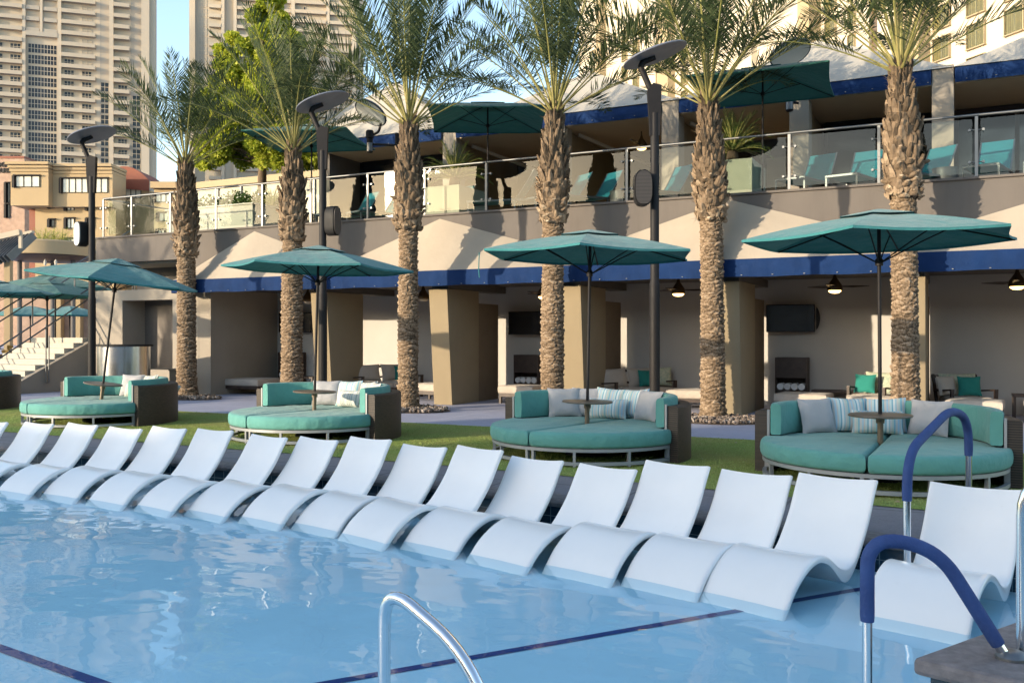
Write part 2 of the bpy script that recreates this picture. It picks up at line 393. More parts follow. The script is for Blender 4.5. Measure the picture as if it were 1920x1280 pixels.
def water():
    m, nt, b, out = newmat('pool_water')
    nt.nodes.remove(b)
    v1 = coords(nt, 'World', (1.0, 1.45, 1)); 
    n1 = noise(nt, v1, 1.25, 2, .45); n2 = noise(nt, coords(nt, 'World', (1,1.3,1)), 4.3, 2, .5); n3 = noise(nt, v1, .45, 1, .4)
    a = N(nt, 'ShaderNodeMath', operation='MULTIPLY_ADD'); nt.links.new(n2, a.inputs[0]); a.inputs[1].default_value = .085; nt.links.new(n1, a.inputs[2])
    a2 = N(nt, 'ShaderNodeMath', operation='MULTIPLY_ADD'); nt.links.new(n3, a2.inputs[0]); a2.inputs[1].default_value = 1.8; nt.links.new(a.outputs[0], a2.inputs[2])
    bp = N(nt, 'ShaderNodeBump'); bp.inputs['Strength'].default_value = 1; bp.inputs['Distance'].default_value = .014
    nt.links.new(a2.outputs[0], bp.inputs['Height'])
    t = N(nt, 'ShaderNodeBsdfTransparent'); t.inputs[0].default_value = (.74,.88,.955,1)
    g = N(nt, 'ShaderNodeBsdfGlossy'); g.inputs['Roughness'].default_value = .0
    f = N(nt, 'ShaderNodeFresnel'); f.inputs['IOR'].default_value = 1.33
    nt.links.new(bp.outputs[0], g.inputs['Normal']); nt.links.new(bp.outputs[0], f.inputs['Normal'])
    geo = N(nt, 'ShaderNodeNewGeometry'); inv = N(nt, 'ShaderNodeMath', operation='SUBTRACT'); inv.inputs[0].default_value = 1; nt.links.new(geo.outputs['Backfacing'], inv.inputs[1])
    mu = N(nt, 'ShaderNodeMath', operation='MULTIPLY'); nt.links.new(f.outputs[0], mu.inputs[0]); nt.links.new(inv.outputs[0], mu.inputs[1])
    mx = N(nt, 'ShaderNodeMixShader'); nt.links.new(mu.outputs[0], mx.inputs[0]); nt.links.new(t.outputs[0], mx.inputs[1]); nt.links.new(g.outputs[0], mx.inputs[2])
    nt.links.new(mx.outputs[0], out.inputs[0])
    return m
M['water'] = water()
# ------------------------------------------------------------------ camera, sky, sun
CAM_YAW = R(26.39)
cam = bpy.data.cameras.new('camera'); co = bpy.data.objects.new('camera', cam); COL.objects.link(co)
co.location = (0, 0, 1.7); co.rotation_euler = (R(90), 0, CAM_YAW)
cam.sensor_width = 36; cam.lens = 32.0; cam.shift_y = -10/1920; cam.clip_start = .05; cam.clip_end = 6000
SC.camera = co
SUN_EL, SUN_AZ = 9.8, 32.8          # elevation; angle of the sun to the left of straight behind the facade normal
sv = Vector((-math.sin(R(SUN_AZ))*math.cos(R(SUN_EL)), -math.cos(R(SUN_AZ))*math.cos(R(SUN_EL)), math.sin(R(SUN_EL))))
sl = bpy.data.lights.new('sun', 'SUN'); sl.energy = 2.0; sl.angle = R(.55); sl.color = (1, .83, .60)
so = bpy.data.objects.new('sun', sl); COL.objects.link(so)
so.rotation_euler = (-sv).to_track_quat('-Z', 'Y').to_euler(); so.location = (-20, -30, 20)
w = bpy.data.worlds.new('World'); SC.world = w; w.use_nodes = True
wn = w.node_tree; bg = wn.nodes['Background']
sky = wn.nodes.new('ShaderNodeTexSky'); sky.sky_type = 'NISHITA'; sky.sun_disc = False
sky.sun_elevation = R(SUN_EL); sky.sun_rotation = math.atan2(sv.x, sv.y); sky.altitude = 600; sky.air_density = 1.0; sky.dust_density = 1.4; sky.ozone_density = .9
wn.links.new(sky.outputs[0], bg.inputs[0]); bg.inputs[1].default_value = .15
SC.view_settings.view_transform = 'Standard'; SC.view_settings.look = 'None'; SC.view_settings.gamma = 1; SC.view_settings.use_curve_mapping = False
SC.view_settings.exposure = 1.84
SC.cycles.max_bounces = 10; SC.cycles.transparent_max_bounces = 24; SC.cycles.caustics_reflective = False; SC.cycles.caustics_refractive = False
SC.cycles.sample_clamp_indirect = 6

# ------------------------------------------------------------------ ground and pool
EDGE = [(-40,9.05),(-16,9.05),(-12,9.03),(-8.5,9.0),(-6.5,8.93),(-5,8.8),(-3.2,8.55),(-1.8,8.34),(-.7,8.16),(.6,7.94),(1.79,7.75)]
GRASS = [(-40,10.5),(-16,10.45),(-10,10.36),(-6.5,10.30),(-4.8,10.2),(-3.4,10.07),(-2,9.92),(-.8,9.76),(1.5,9.55),(5,9.3),(14,9.0)]
WZ, FZ = -.2, -.265
g = MB(); FAR = 2600
g.add([(x,y,0) for x,y in EDGE] + [(FAR,7.75,0),(FAR,FAR,0),(-FAR,FAR,0),(-FAR,9.05,0)], [tuple(range(len(EDGE)+4))])
g.add([(-FAR,9.05,0),(-FAR,-FAR,0),(-40,-FAR,0),(-40,9.05,0)], [(0,1,2,3)])
g.add([(-40,-12,0),(-40,-FAR,0),(FAR,-FAR,0),(FAR,-12,0)], [(0,1,2,3)])
g.add([(9,-12,0),(FAR,-12,0),(FAR,7.75,0),(9,7.75,0)], [(0,1,2,3)])
struct(g.build('ground', M['pave'], fix=False))
# coping strip round the pool, between water and turf
g = MB(); n = len(EDGE)
gy = lambda x: next(a[1] + (b[1]-a[1])*(x-a[0])/(b[0]-a[0]) for a, b in zip(GRASS, GRASS[1:]) if a[0] <= x <= b[0])
g.grid([[(x, y+.30, .004) for x, y in EDGE], [(x, gy(x)+.02, .004) for x, y in EDGE]])
struct(g.build('pool_surround', M['coping']))
g = MB()
def offs(d, z): return [(x + .0*d, y + d, z) for x, y in EDGE]
g.grid([offs(.30,.012), offs(.02,.014), offs(-.03,.008), offs(-.05,-.015), offs(-.045,-.045), offs(-.02,-.06), offs(.02,-.062)])
struct(g.build('pool_coping', M['edge_stone'], smooth=50))
g = MB(); g.grid([[(x,y,-.06) for x,y in EDGE], [(x,y,-.30) for x,y in EDGE]]); struct(g.build('pool_wall', M['tile']))
POOL = EDGE + [(-.174,4.2),(9,1.5),(9,-12),(-40,-12)]
g = MB()
g.add([(x,y,FZ) for x,y in POOL], [tuple(range(len(POOL)))])
g.grid([[(x,y,-.30) for x,y in EDGE], [(x,y,FZ) for x,y in EDGE]])
wl = [(1.79,7.75),(-.174,4.2),(9,1.5),(9,-12),(-40,-12),(-40,9.05)]
g.grid([[(x,y,-.02) for x,y in wl], [(x,y,FZ) for x,y in wl]])
struct(g.build('pool_floor', M['plaster']))
def strip(a, b, wd, z):
    d = (Vector(b)-Vector(a)).normalized(); p = Vector((-d.y, d.x))*wd/2
    return [(a[0]-p.x,a[1]-p.y,z),(b[0]-p.x,b[1]-p.y,z),(b[0]+p.x,b[1]+p.y,z),(a[0]+p.x,a[1]+p.y,z)]
g = MB()
g.add(strip((-3.72,3.49),(-.45,7.90),.07,FZ+.004), [(0,1,2,3)])
g.add(strip((-16,4.93),(-3.74,3.505),.08,FZ+.004), [(0,1,2,3)])
struct(g.build('pool_line', M['line']))
g = MB(); g.add([(x,y,WZ) for x,y in POOL], [tuple(range(len(POOL)-1,-1,-1))]); struct(g.build('water', M['water']))
# raised corner of the pool: tiled wall under a stone top
pl = [(-.174,4.2),(1.79,7.75),(9,7.70),(9,1.6)]
g = MB(); g.prism([(-.125,4.22),(1.84,7.72),(8.96,7.68),(8.96,1.66)], FZ-.1, .275)
pf = g.build('pool_corner_wall', M['tile'])
tag(pf, 'raised tiled pool corner with a rough brown stone top beside the blue sleeved handrail', 'wall')
g = MB(); g.prism([(-.195,4.18),(1.77,7.77),(9.02,7.72),(9.02,1.47)], .275, .35)
g.build('stone_top', M['edge_stone'], pf, bevel=.022)
# ------------------------------------------------------------------ turf
g = MB(); xs = [p[0] for p in GRASS]
g.grid([[(x, y, .012) for x, y in GRASS], [(x, 15.05, .012) for x in xs]]); struct(g.build('lawn', M['turf']))
g = MB(); r2 = random.Random(3)
for i in range(90000):
    x = r2.uniform(-18.5, 4.2) if i % 4 else r2.uniform(-9, 2.5)
    y0 = gy(x); y = r2.uniform(y0, 15.05) if i % 3 else r2.uniform(y0, min(y0+2.4, 15))
    a = r2.uniform(0, 6.28); h = r2.uniform(.015,.036); wd = r2.uniform(.003,.006); l = r2.uniform(-.02,.02); l2 = r2.uniform(-.02,.02)
    ca, sa = math.cos(a)*wd, math.sin(a)*wd
    g.add([(x-ca,y-sa,.01),(x+ca,y+sa,.01),(x+l,y+l2,h)], [(0,1,2)], 0, r2.random()*.9+.05)
o = g.build('grass', M['blade']); tag(o, 'short green turf blades on the strip behind the pool loungers', 'grass', kind='stuff')

g = MB()
for i in range(90):
    x = r2.uniform(-17, 2); y = r2.uniform(gy(x)+.1, 14.8); a = r2.uniform(0,6.28); s = r2.uniform(.012,.035)
    g.add([(x+s*math.cos(a),y+s*math.sin(a),.045),(x-s*.4*math.sin(a),y+s*.4*math.cos(a),.05+s*.3),(x-s*math.cos(a),y-s*math.sin(a),.042),(x+s*.4*math.sin(a),y-s*.4*math.cos(a),.05)], [(0,1,2,3)], 0, r2.random())
M['litter'] = rndmat('leaf_litter', [(0,(.2,.13,.06)),(.6,(.42,.34,.2)),(1,(.6,.58,.5))], rough=.9)
o = g.build('leaf_litter', M['litter']); tag(o, 'pale fallen leaf scraps scattered over the turf', 'leaf litter', kind='stuff')
# ------------------------------------------------------------------ in-pool loungers
def spline(P, n):
    out = []
    Q = [P[0]] + list(P) + [P[-1]]
    for i in range(1, len(Q)-2):
        p0, p1, p2, p3 = (Vector(q) for q in Q[i-1:i+3])
        for k in range(n):
            t = k/n
            out.append(.5*((2*p1) + (p2-p0)*t + (2*p0-5*p1+4*p2-p3)*t*t + (3*p1-p0-3*p2+p3)*t**3))
    out.append(Vector(Q[-2])); return out
def lounger_mesh():
    prof = spline([(-.045,-.265),(-.03,-.24),(.015,-.19),(.13,-.075),(.31,.035),(.50,.082),(.67,.045),(.85,-.06),(.98,-.09),(1.10,-.05),(1.22,.062),(1.35,.225),(1.45,.395),(1.53,.52)], 6)
    n = len(prof); rows = []
    W = .343
    for i, p in enumerate(prof):
        t = (prof[min(i+1,n-1)] - prof[max(i-1,0)]).normalized(); nr = Vector((-t.y, t.x))
        s = i/(n-1)
        back = max(0, min(1, (s-.62)/.2)); dip = .010 + .036*back
        th = .043 + .010*math.sin(math.pi*s) + .055*math.exp(-((p.x-.96)/.11)**2)
        end = 1.0
        row = []
        # top surface, left to right, then round under
        for yy in (-1,-.985,-.95,-.86,-.7,-.45,-.2,0,.2,.45,.7,.86,.95,.985,1):
            e = 1 - abs(yy)
            lip = -.014*max(0,(abs(yy)-.95)/.05)**2
            o = -dip*(1-yy*yy) + lip
            q = p + nr*o; row.append((q.x, yy*W, q.y))
        for yy, o in ((1.0,-th*.75),(.985,-th),(.9,-th-.004),(.5,-th-.006),(0,-th-dip*.8),(-.5,-th-.006),(-.9,-th-.004),(-.985,-th),(-1.0,-th*.75)):
            q = p + nr*o; row.append((q.x, yy*W, q.y))
        rows.append(row)
    g = MB(); g.grid(rows, closed=True)
    k = len(rows[0])
    g.f.append(tuple(range(k))); g.f.append(tuple((n-1)*k + j for j in range(k-1,-1,-1))); g.m += [0,0]; g.r += [0,0]
    return g
LOUN = [(-0.304,6.552,74.8,-0.002),(-1.431,6.596,72.0,0.014),(-2.088,6.745,74.8,-0.030),(-2.797,6.823,76.1,-0.016),(-3.542,6.867,75.0,-0.085),(-4.329,7.045,75.2,-0.087),(-5.069,7.048,71.6,-0.000),(-5.795,7.260,77.9,-0.045),(-6.516,7.269,78.4,-0.013),(-7.304,7.305,78.4,-0.067),(-8.026,7.258,78.9,-0.061),(-8.811,7.267,84.0,-0.032),(-9.653,7.313,85.0,-0.037),(-10.376,7.230,85.8,-0.074),(-11.227,7.215,84.9,-0.041),(-12.016,7.132,84.4,-0.064),(-12.834,7.018,85.0,-0.073)]
lab = ['white moulded pool lounger standing alone at the right, between the two blue sleeved handrails',
       'white moulded pool lounger heading the unbroken row, the dark pool line running under it']
for k in range(3, 18):
    lab.append('white moulded pool lounger standing in the water, %s from the right end' % ORD[k-1])
base = lounger_mesh().build('pool_lounger', M['lounger'], smooth=60, fix=True)
for i, (x, y, a, dz) in enumerate(LOUN):
    o = base if i == 0 else base.copy()
    if i: COL.objects.link(o)
    o.location = (x, y, 0); o.rotation_euler = (rng.uniform(-.014,.014), -dz*.55 + rng.uniform(-.01,.01), R(a + rng.uniform(-1.2,1.2)))
    tag(o, lab[i], 'pool lounger', 'white loungers in the pool')

# ------------------------------------------------------------------ handrails
def fillet(P, rad, n=7):
    out = [Vector(P[0])]
    for i in range(1, len(P)-1):
        a, b, c = Vector(P[i-1]), Vector(P[i]), Vector(P[i+1])
        d1 = (a-b); d2 = (c-b); r = min(rad, d1.length*.48, d2.length*.48)
        p, q = b + d1.normalized()*r, b + d2.normalized()*r
        for k in range(n+1):
            t = k/n; out.append(p*(1-t)**2 + b*2*t*(1-t) + q*t*t)
    out.append(Vector(P[-1])); return out
def handrail(name, P, label, rad, tr, pad=None, flange=(), group='stainless handrails of the pool'):
    path = fillet(P, rad)
    g = MB(); g.tube(path, tr, 16)
    root = g.build(name, M['chrome'], smooth=50); tag(root, label, 'handrail', group)
    if pad:
        L = [0]
        for a, b in zip(path, path[1:]): L.append(L[-1] + (b-a).length)
        def at(s):
            for i in range(len(L)-1):
                if L[i] <= s <= L[i+1]: return path[i].lerp(path[i+1], (s-L[i])/max(1e-6, L[i+1]-L[i]))
            return path[-1]
        s0, s1 = pad[0], L[-1]-pad[1]; k = 40
        pp = [at(s0 + (s1-s0)*i/k) for i in range(k+1)]
        rr = [pad[2]*(.93 if i in (0,k) else 1) for i in range(k+1)]
        g = MB(); g.tube(pp, rr, 18); g.build('foam_sleeve', M['blue_pad'], root, smooth=60)
    for f in flange:
        g = MB(); g.lathe([(.062,0),(.062,.012),(.045,.03),(.03,.034)], 20, c=f); g.build('base_flange', M['brushed'], root, smooth=40)
    return root
handrail('pool_handrail', [(-.37,4.17,FZ),(-.37,4.17,.845),(-.10,4.27,.80),(.18,4.35,.32)], 'steel pool handrail in a quilted blue sleeve bolted to the stone corner top', .17, .021, (.745,.10,.030), [(.18,4.35,.35),(-.37,4.17,FZ)])
handrail('pool_handrail', [(-.39,7.62,FZ),(-.39,7.62,.80),(-.10,8.75,1.07),(.04,9.22,.95),(.04,9.3,.0)], 'steel pool handrail in a smooth blue sleeve arching from the water to the deck', .28, .028, (.70,.62,.037), [(.04,9.3,.012)])
handrail('pool_handrail', [(-1.95,2.85,FZ),(-1.95,2.85,.775),(-1.55,2.76,.60),(-1.30,2.70,.16),(-1.25,2.68,-.2)], 'bare steel pool handrail rising from the water nearest the camera', .16, .024)
handrail('pool_handrail', [(.225,4.46,.35),(.225,4.46,1.12),(.62,4.48,1.16),(.95,4.5,.35)], 'bare steel pool handrail standing on the stone corner at the frame edge', .2, .024)
from mathutils import noise as mn
# ------------------------------------------------------------------ umbrellas
def hex_umbrella(name, label, loc, edge_z, top_z, rad, rot, mat_, group, table=True, tilt=(0,0), sides=6, pole_r=.022, base_z=.0, detail=True, tablemat=None):
    """loc = foot of the pole; every height is above that foot"""
    root = thing(name, label, 'umbrella', loc, 0, group)
    root.rotation_euler = (tilt[0], tilt[1], 0)
    g = MB(); g.tube([(0,0,0),(0,0,top_z-.06)], pole_r, 12)
    g.lathe([(.045,top_z-.62),(.045,top_z-.55),(.03,top_z-.53)], 12); g.lathe([(.04,top_z-.1),(.04,top_z-.05)], 12)
    g.build('pole', M['bronze'], root, smooth=45)
    cor = [(rad*math.cos(rot + 2*math.pi*i/sides), rad*math.sin(rot + 2*math.pi*i/sides)) for i in range(sides)]
    rise = top_z - edge_z
    g = MB(); nr, ns = 9, 8
    for i in range(sides):
        a, b = cor[i], cor[(i+1)%sides]
        rows = []
        for k in range(nr+1):
            t = .04 + .96*k/nr; row = []
            for j in range(ns+1):
                s = j/ns
                x = (a[0]*(1-s)+b[0]*s)*t; y = (a[1]*(1-s)+b[1]*s)*t
                sg = math.sin(math.pi*s)
                z = top_z - rise*t**1.06 + .02*math.sin(math.pi*t)*1.2 - .045*sg*t*(1-.35*t)
                f = 1 - .035*sg*(t**6)
                row.append((x*f, y*f, z))
            rows.append(row)
        g.grid(rows)
    # valance hem
    for i in range(sides):
        a, b = cor[i], cor[(i+1)%sides]; rows = [[],[]]
        for j in range(ns+1):
            s = j/ns; sg = math.sin(math.pi*s); f = 1-.035*sg
            x = (a[0]*(1-s)+b[0]*s)*f; y = (a[1]*(1-s)+b[1]*s)*f; z = top_z - rise - .045*sg*.65
            rows[0].append((x,y,z)); rows[1].append((x*1.002,y*1.002,z-.03))
        g.grid(rows)
    c = g.build('canopy', mat_, root, smooth=25)
    if detail:
        g = MB()
        for i in range(sides):
            a, b = cor[i], cor[(i+1)%sides]; rows = []
            for k in range(4):
                t = .02 + .27*k/3; row = []
                for j in range(5):
                    s = j/4; x = (a[0]*(1-s)+b[0]*s)*t; y = (a[1]*(1-s)+b[1]*s)*t
                    row.append((x,y, top_z + .055 - rise*t*1.05 - .02*math.sin(math.pi*s)*t))
                rows.append(row)
            g.grid(rows)
        g.build('vent_cap', mat_, c, smooth=25)
    for i in range(sides):
        x, y = cor[i]
        g = MB(); P = [(x*t, y*t, top_z - rise*t**1.06 - .032) for t in (.03,.25,.5,.75,.985)]
        g.tube(P, .010, 6)
        rb = g.build('rib', M['black'], root, smooth=40)
        if detail:
            g = MB(); m_ = .52; g.tube([(x*.02,y*.02,top_z-.58),(x*m_*.6,y*m_*.6,top_z-.58+(.58-rise*m_-.03)*.62),(x*m_,y*m_,top_z-rise*m_**1.06-.03)], .0085, 6)
            g.build('strut', M['black'], rb, smooth=40)
    if table:
        g = MB(); g.lathe([(.0,.735),(.33,.735),(.36,.742),(.362,.752),(.355,.764),(.02,.768)], 40, caps=False)
        g.lathe([(.05,.66),(.05,.735)], 14); g.lathe([(.035,.30),(.035,.66)], 14)
        g.build('table_top', M['tabletop'], root, smooth=40)
        g = MB(); g.lathe([(.30,0),(.30,.035),(.06,.05),(.05,.30)], 28); g.build('base', M['bronze'], root, smooth=40)
    return root
M['tabletop'] = mat('bronze_table', (.16,.125,.09), rough=.32, metal=.35, var=.15, scale=9)

# ------------------------------------------------------------------ round daybeds
def soft_slab(g, outline, z0, z1, ed=.045, dome=.02):
    n = len(outline); C = Vector((sum(p[0] for p in outline)/n, sum(p[1] for p in outline)/n))
    def ring(inset, z):
        o = []
        for i in range(n):
            p = Vector(outline[i]); d1 = (p-Vector(outline[i-1])).normalized(); d2 = (Vector(outline[(i+1)%n])-p).normalized()
            nn = Vector((-(d1.y+d2.y), d1.x+d2.x)); nn = nn.normalized() if nn.length > 1e-6 else (C-p).normalized()
            q = p + nn*inset; o.append((q.x,q.y,z))
        return o
    R_ = [ring(ed*.9,z0), ring(ed*.25,z0+ed*.35), ring(0,z0+ed), ring(-.006,(z0+z1)/2), ring(0,z1-ed), ring(ed*.3,z1-ed*.3), ring(ed,z1)]
    sd = outline[1][0]*7.3 + outline[3][1]*3.1 + n
    for k, f in enumerate((.90,.80,.68,.54,.38,.2,.08)):
        row = []
        for i, (x, y, z) in enumerate(ring(ed*1.3, z1)):
            q = C + (Vector((x,y)) - C)*f; sc_ = 1 if ed > .042 else .6
            w_ = .011*mn.noise((q.x*3.1, q.y*3.1, sd)) + .007*mn.noise((q.x*9, q.y*4.5, sd+5)) + (.006*math.sin(i*1.9+sd)*mn.noise((q.x*5,q.y*5,sd+9)) if k < 2 else 0)
            row.append((q.x, q.y, z1 + dome*(1-f*f)*.9 + w_*sc_))
        R_.append(row)
    # slight sag and puckering of the side band
    for k in (2,3,4):
        R_[k] = [(x + .004*math.sin(i*2.3+sd), y + .004*math.cos(i*1.7+sd), z + .006*mn.noise((x*4,y*4,sd+k))) for i,(x,y,z) in enumerate(R_[k])]
    b = len(g.v); g.grid(R_, closed=True)
    k = len(R_)-1
    g.v.append((C.x,C.y,z1+dome)); ci = len(g.v)-1
    for i in range(n):
        g.f.append((b+k*n+i, b+k*n+(i+1)%n, ci)); g.m.append(0); g.r.append(0)
    g.f.append(tuple(b+i for i in range(n-1,-1,-1))); g.m.append(0); g.r.append(0)
def arc(r, a0, a1, n): return [(r*math.cos(R(a0+(a1-a0)*i/n)), r*math.sin(R(a0+(a1-a0)*i/n))) for i in range(n+1)]
def arcwall(g, ri, ro, a0, a1, z0, z1, n=36, mi=0, rnd=.02):
    rows = []
    for (r, z) in ((ri,z0),(ri,z1-rnd),(ri+rnd,z1),(ro-rnd,z1),(ro,z1-rnd),(ro,z0)):
        rows.append([(r*math.cos(R(a0+(a1-a0)*i/n)), r*math.sin(R(a0+(a1-a0)*i/n)), z) for i in range(n+1)])
    b = len(g.v); g.grid(rows, mi); m = n+1
    g.f.append(tuple(b+k*m for k in range(6))); g.f.append(tuple(b+k*m+n for k in range(5,-1,-1))); g.m += [mi,mi]; g.r += [0,0]
    g.f.append(tuple()) if False else None
def daybed(label, loc, rz, group):
    root = thing('round_daybed', label, 'daybed', loc, rz, group)
    g = MB()
    for z in (.045, .215):
        rows = []
        for (r, dz) in ((1.30,-.02),(1.35,-.02),(1.35,.022),(1.30,.022)):
            rows.append([(r*math.cos(2*math.pi*i/56), r*math.sin(2*math.pi*i/56), z+dz) for i in range(56)])
        rows.append(rows[0]); g.grid(rows, closed=True)
    for a in (181, 212, 243, 267.9, 272.1, 297, 328, 359):
        M3 = Matrix.Rotation(R(a), 3, 'Z'); g.obox((1.325*math.cos(R(a)),1.325*math.sin(R(a)),.11), (.045,.035,.21), M3)
    for s in (-.03, .03): g.box(s-.015,-1.33,.19,s+.015,1.2,.225)
    g.build('base_frame', M['silver'], root, smooth=40, fix=True)
    for s in (0, 1):
        a0, a1 = (271, 360) if s == 0 else (180, 269)
        f = arc(1.37, a0, a1, 34); bk = arc(1.22, 0, 89, 24) if s == 0 else arc(1.22, 91, 180, 24)
        st_ = [-1.37 + 2.57*i_/26 for i_ in range(1, 26)]
        sgn = 1 if s == 0 else -1
        if s == 0: out = [(.014, -1.37)] + f[1:] + bk + [(.014, 1.2)] + [(.014, t_) for t_ in st_[::-1]]
        else: out = [(-.014, 1.2)] + bk + f[:-1] + [(-.014,-1.37)] + [(-.014, t_) for t_ in st_]
        g = MB(); soft_slab(g, out, .24, .445)
        g.build('seat_cushion', M['teal'], root, smooth=60, fix=True)
    g = MB(); arcwall(g, 1.30, 1.47, -1, 181, .0, .755, 44)
    g.build('wicker_back', M['wicker'], root, smooth=40, fix=True)
    for a in (-1.6, 181.6):
        x, y = 1.30*math.cos(R(a)), 1.30*math.sin(R(a)); g = MB(); g.obox((x,y,.388), (.03,.022,.776), Matrix.Rotation(R(a),3,'Z'))
        g.build('end_post', M['silver'], root)
    for a0, a1 in ((-2, 88.5), (91.5, 182)):
        g = MB(); n = 22; rows = []
        sec = [(1.155,.455),(1.135,.475),(1.13,.65),(1.137,.815),(1.15,.845),(1.175,.858),(1.255,.858),(1.278,.845),(1.288,.815),(1.288,.475),(1.27,.455)]
        m_ = len(sec)
        for i in range(n+1):
            t = i/n; a = a0 + (a1-a0)*t; e = min(1, min(t,1-t)*n/1.0); k = .82 + .18*e
            cx = 1.21; row = []
            for (r, z) in sec:
                rr = cx + (r-cx)*k; zz = .655 + (z-.655)*(.95+.05*e)
                row.append((rr*math.cos(R(a)), rr*math.sin(R(a)), zz))
            rows.append(row)
        b = len(g.v); g.grid(rows, closed=True)
        g.f.append(tuple(b+j for j in range(m_))); g.f.append(tuple(b+n*m_+j for j in range(m_-1,-1,-1))); g.m += [0,0]; g.r += [0,0]
        g.build('back_cushion', M['teal'], root, smooth=55, fix=True)
    return root
def pillow_mesh(wd, ht, th, seed=0):
    """standing pillow in the XZ plane, bottom edge at z=0, front at -Y"""
    g = MB(); r3 = random.Random(seed); n = 14; rows_f, rows_b = [], []
    pf = [r3.uniform(.85,1.15) for _ in range(6)]
    for i in range(n+1):
        v = -1 + 2*i/n; rf, rb = [], []
        for j in range(n+1):
            u = -1 + 2*j/n
            pinch_x = 1 - .07*(1-abs(u))*0 - .075*(1 - v*v)*abs(u)**2; pinch_z = 1 - .075*(1-u*u)*abs(v)**2
            x = u*wd/2*pinch_x; z = ht/2 + v*ht/2*pinch_z
            d = (max(0,1-abs(u)**2.6)*max(0,1-abs(v)**2.6))**.55
            wr = .006*math.sin(u*7*pf[0]+v*3*pf[1])*math.sin(v*5*pf[2]) * (abs(u)+abs(v))*.8
            rf.append((x, -th/2*d*1.05 + wr, z)); rb.append((x, th/2*d*.9 + wr, z))
        rows_f.append(rf); rows_b.append(rb)
    g.grid(rows_f); g.grid([r[::-1] for r in rows_b])
    return g
PILLOWS = {}
def pillow(kind, wd, ht, th, mat_, name, label, loc, rz, lean, group, roll=0.0):
    key = (kind, wd, ht)
    if key not in PILLOWS:
        PILLOWS[key] = pillow_mesh(wd, ht, th, len(PILLOWS)).build(name, mat_, smooth=70, fix=True); o = PILLOWS[key]
    else:
        o = PILLOWS[key].copy(); COL.objects.link(o)
    o.matrix_world = Matrix.Translation(loc) @ Matrix.Rotation(rz,4,'Z') @ Matrix.Rotation(-lean,4,'X') @ Matrix.Rotation(roll,4,'Y')
    return tag(o, label, 'pillow', group)
GP = 'pillows on the round daybeds'
def on_bed(P, kind, th_deg, r, label, wd=.52, ht=.46, lean=18, roll=0, tw=0):
    mm = {'grey':M['grey_pillow'],'white':M['white_pillow'],'stripe':M['stripe'],'pale':M['stripe_pale'],'bolster':M['stripe'],'palebolster':M['stripe_pale']}[kind]
    x, y = P[0] + r*math.cos(R(th_deg)), P[1] + r*math.sin(R(th_deg))
    return pillow(kind, wd, ht, .17, mm, 'throw_pillow' if 'bolster' not in kind else 'lumbar_pillow', label, (x,y,.462), R(th_deg-90+tw), R(lean), GP, R(roll))
BEDS = [(-15.26,12.44,11),(-9.82,12.26,-10),(-4.83,12.13,-12),(-.88,11.59,-1.5)]
BEDS[0] = (-15.26,12.44,-11)
names = ['farthest whole one, before the steel counter','before the middle dark lamp post','holding grey and striped pillows before a sofa','nearest daybed, behind the arched blue handrail']
for (x,y,a), nm in zip(BEDS, names):
    daybed('round teal daybed with a dark wicker back, ' + nm, (x,y,.012), R(a), 'round daybeds on the turf')
daybed('dark wicker back of a teal daybed cut off by the left frame edge', (-21.35,13.3,.012), R(-12), 'round daybeds on the turf')
UM = [('leaning teal umbrella over the farthest whole daybed', (-15.26,12.44,.012), 2.80,3.19, 1.62, 4),
      ('teal umbrella over the second daybed, in front of the dark lamp post', (-9.82,12.26,.012), 2.84,3.17, 1.60, 32),
      ('teal umbrella with a loose strap hanging from its rim, over the third daybed', (-4.83,12.13,.012), 2.86,3.16, 1.60, 47),
      ('largest and nearest teal umbrella, seen from below over the nearest daybed', (-.88,11.59,.012), 2.84,3.14, 1.62, 25.5)]
fwd = Vector((-math.sin(CAM_YAW), math.cos(CAM_YAW), 0))
for i, (l, p, ez, tz, r, ro) in enumerate(UM):
    u = hex_umbrella('patio_umbrella', l, p, ez, tz, r, R(ro), M['canopy'], 'teal umbrellas over the daybeds')
    t = [6.8, 1.6, 1.0, -.4][i]
    u.rotation_mode = 'QUATERNION'; u.rotation_quaternion = Matrix.Rotation(R(t), 3, fwd).to_quaternion()
    if i == 2:
        g = MB(); g.tube([(-1.43,-.68,2.86),(-1.435,-.68,2.62),(-1.42,-.68,2.50)], .008, 5); g.build('loose_strap', M['canopy'], u)
# small things: pillows per bed
P = BEDS[3]
on_bed(P,'grey',143,.95,'plain grey pillow at the left of the nearest daybed',tw=-8); on_bed(P,'stripe',117,.98,'blue striped pillow behind the umbrella pole of the nearest daybed',roll=2)
on_bed(P,'stripe',91,1.0,'blue striped pillow beside the right grey one on the nearest daybed',roll=-3); on_bed(P,'grey',61,.97,'plain grey pillow at the right of the nearest daybed, behind the blue handrail',tw=6)
on_bed(P,'bolster',97,.80,'long striped lumbar pillow lying low in the middle of the nearest daybed',.62,.30,14)
P = BEDS[2]
on_bed(P,'grey',131,.98,'pale grey pillow behind the round table of the third daybed',tw=-6); on_bed(P,'grey',110,1.02,'grey pillow half hidden by the pole of the third daybed')
on_bed(P,'stripe',92,.98,'striped pillow with raised corner, upright in the middle of the third daybed',roll=4); on_bed(P,'stripe',68,.98,'striped pillow beside the grey end pillow of the third daybed',roll=-4)
on_bed(P,'grey',46,.92,'plump grey pillow at the right end of the third daybed',tw=10); on_bed(P,'bolster',88,.76,'striped lumbar pillow at the front of the third daybed',.62,.30,14)
P = BEDS[1]
on_bed(P,'grey',116,.98,'beige grey pillow behind the table of the second daybed'); on_bed(P,'stripe',92,.98,'striped pillow left in the second daybed',roll=-2)
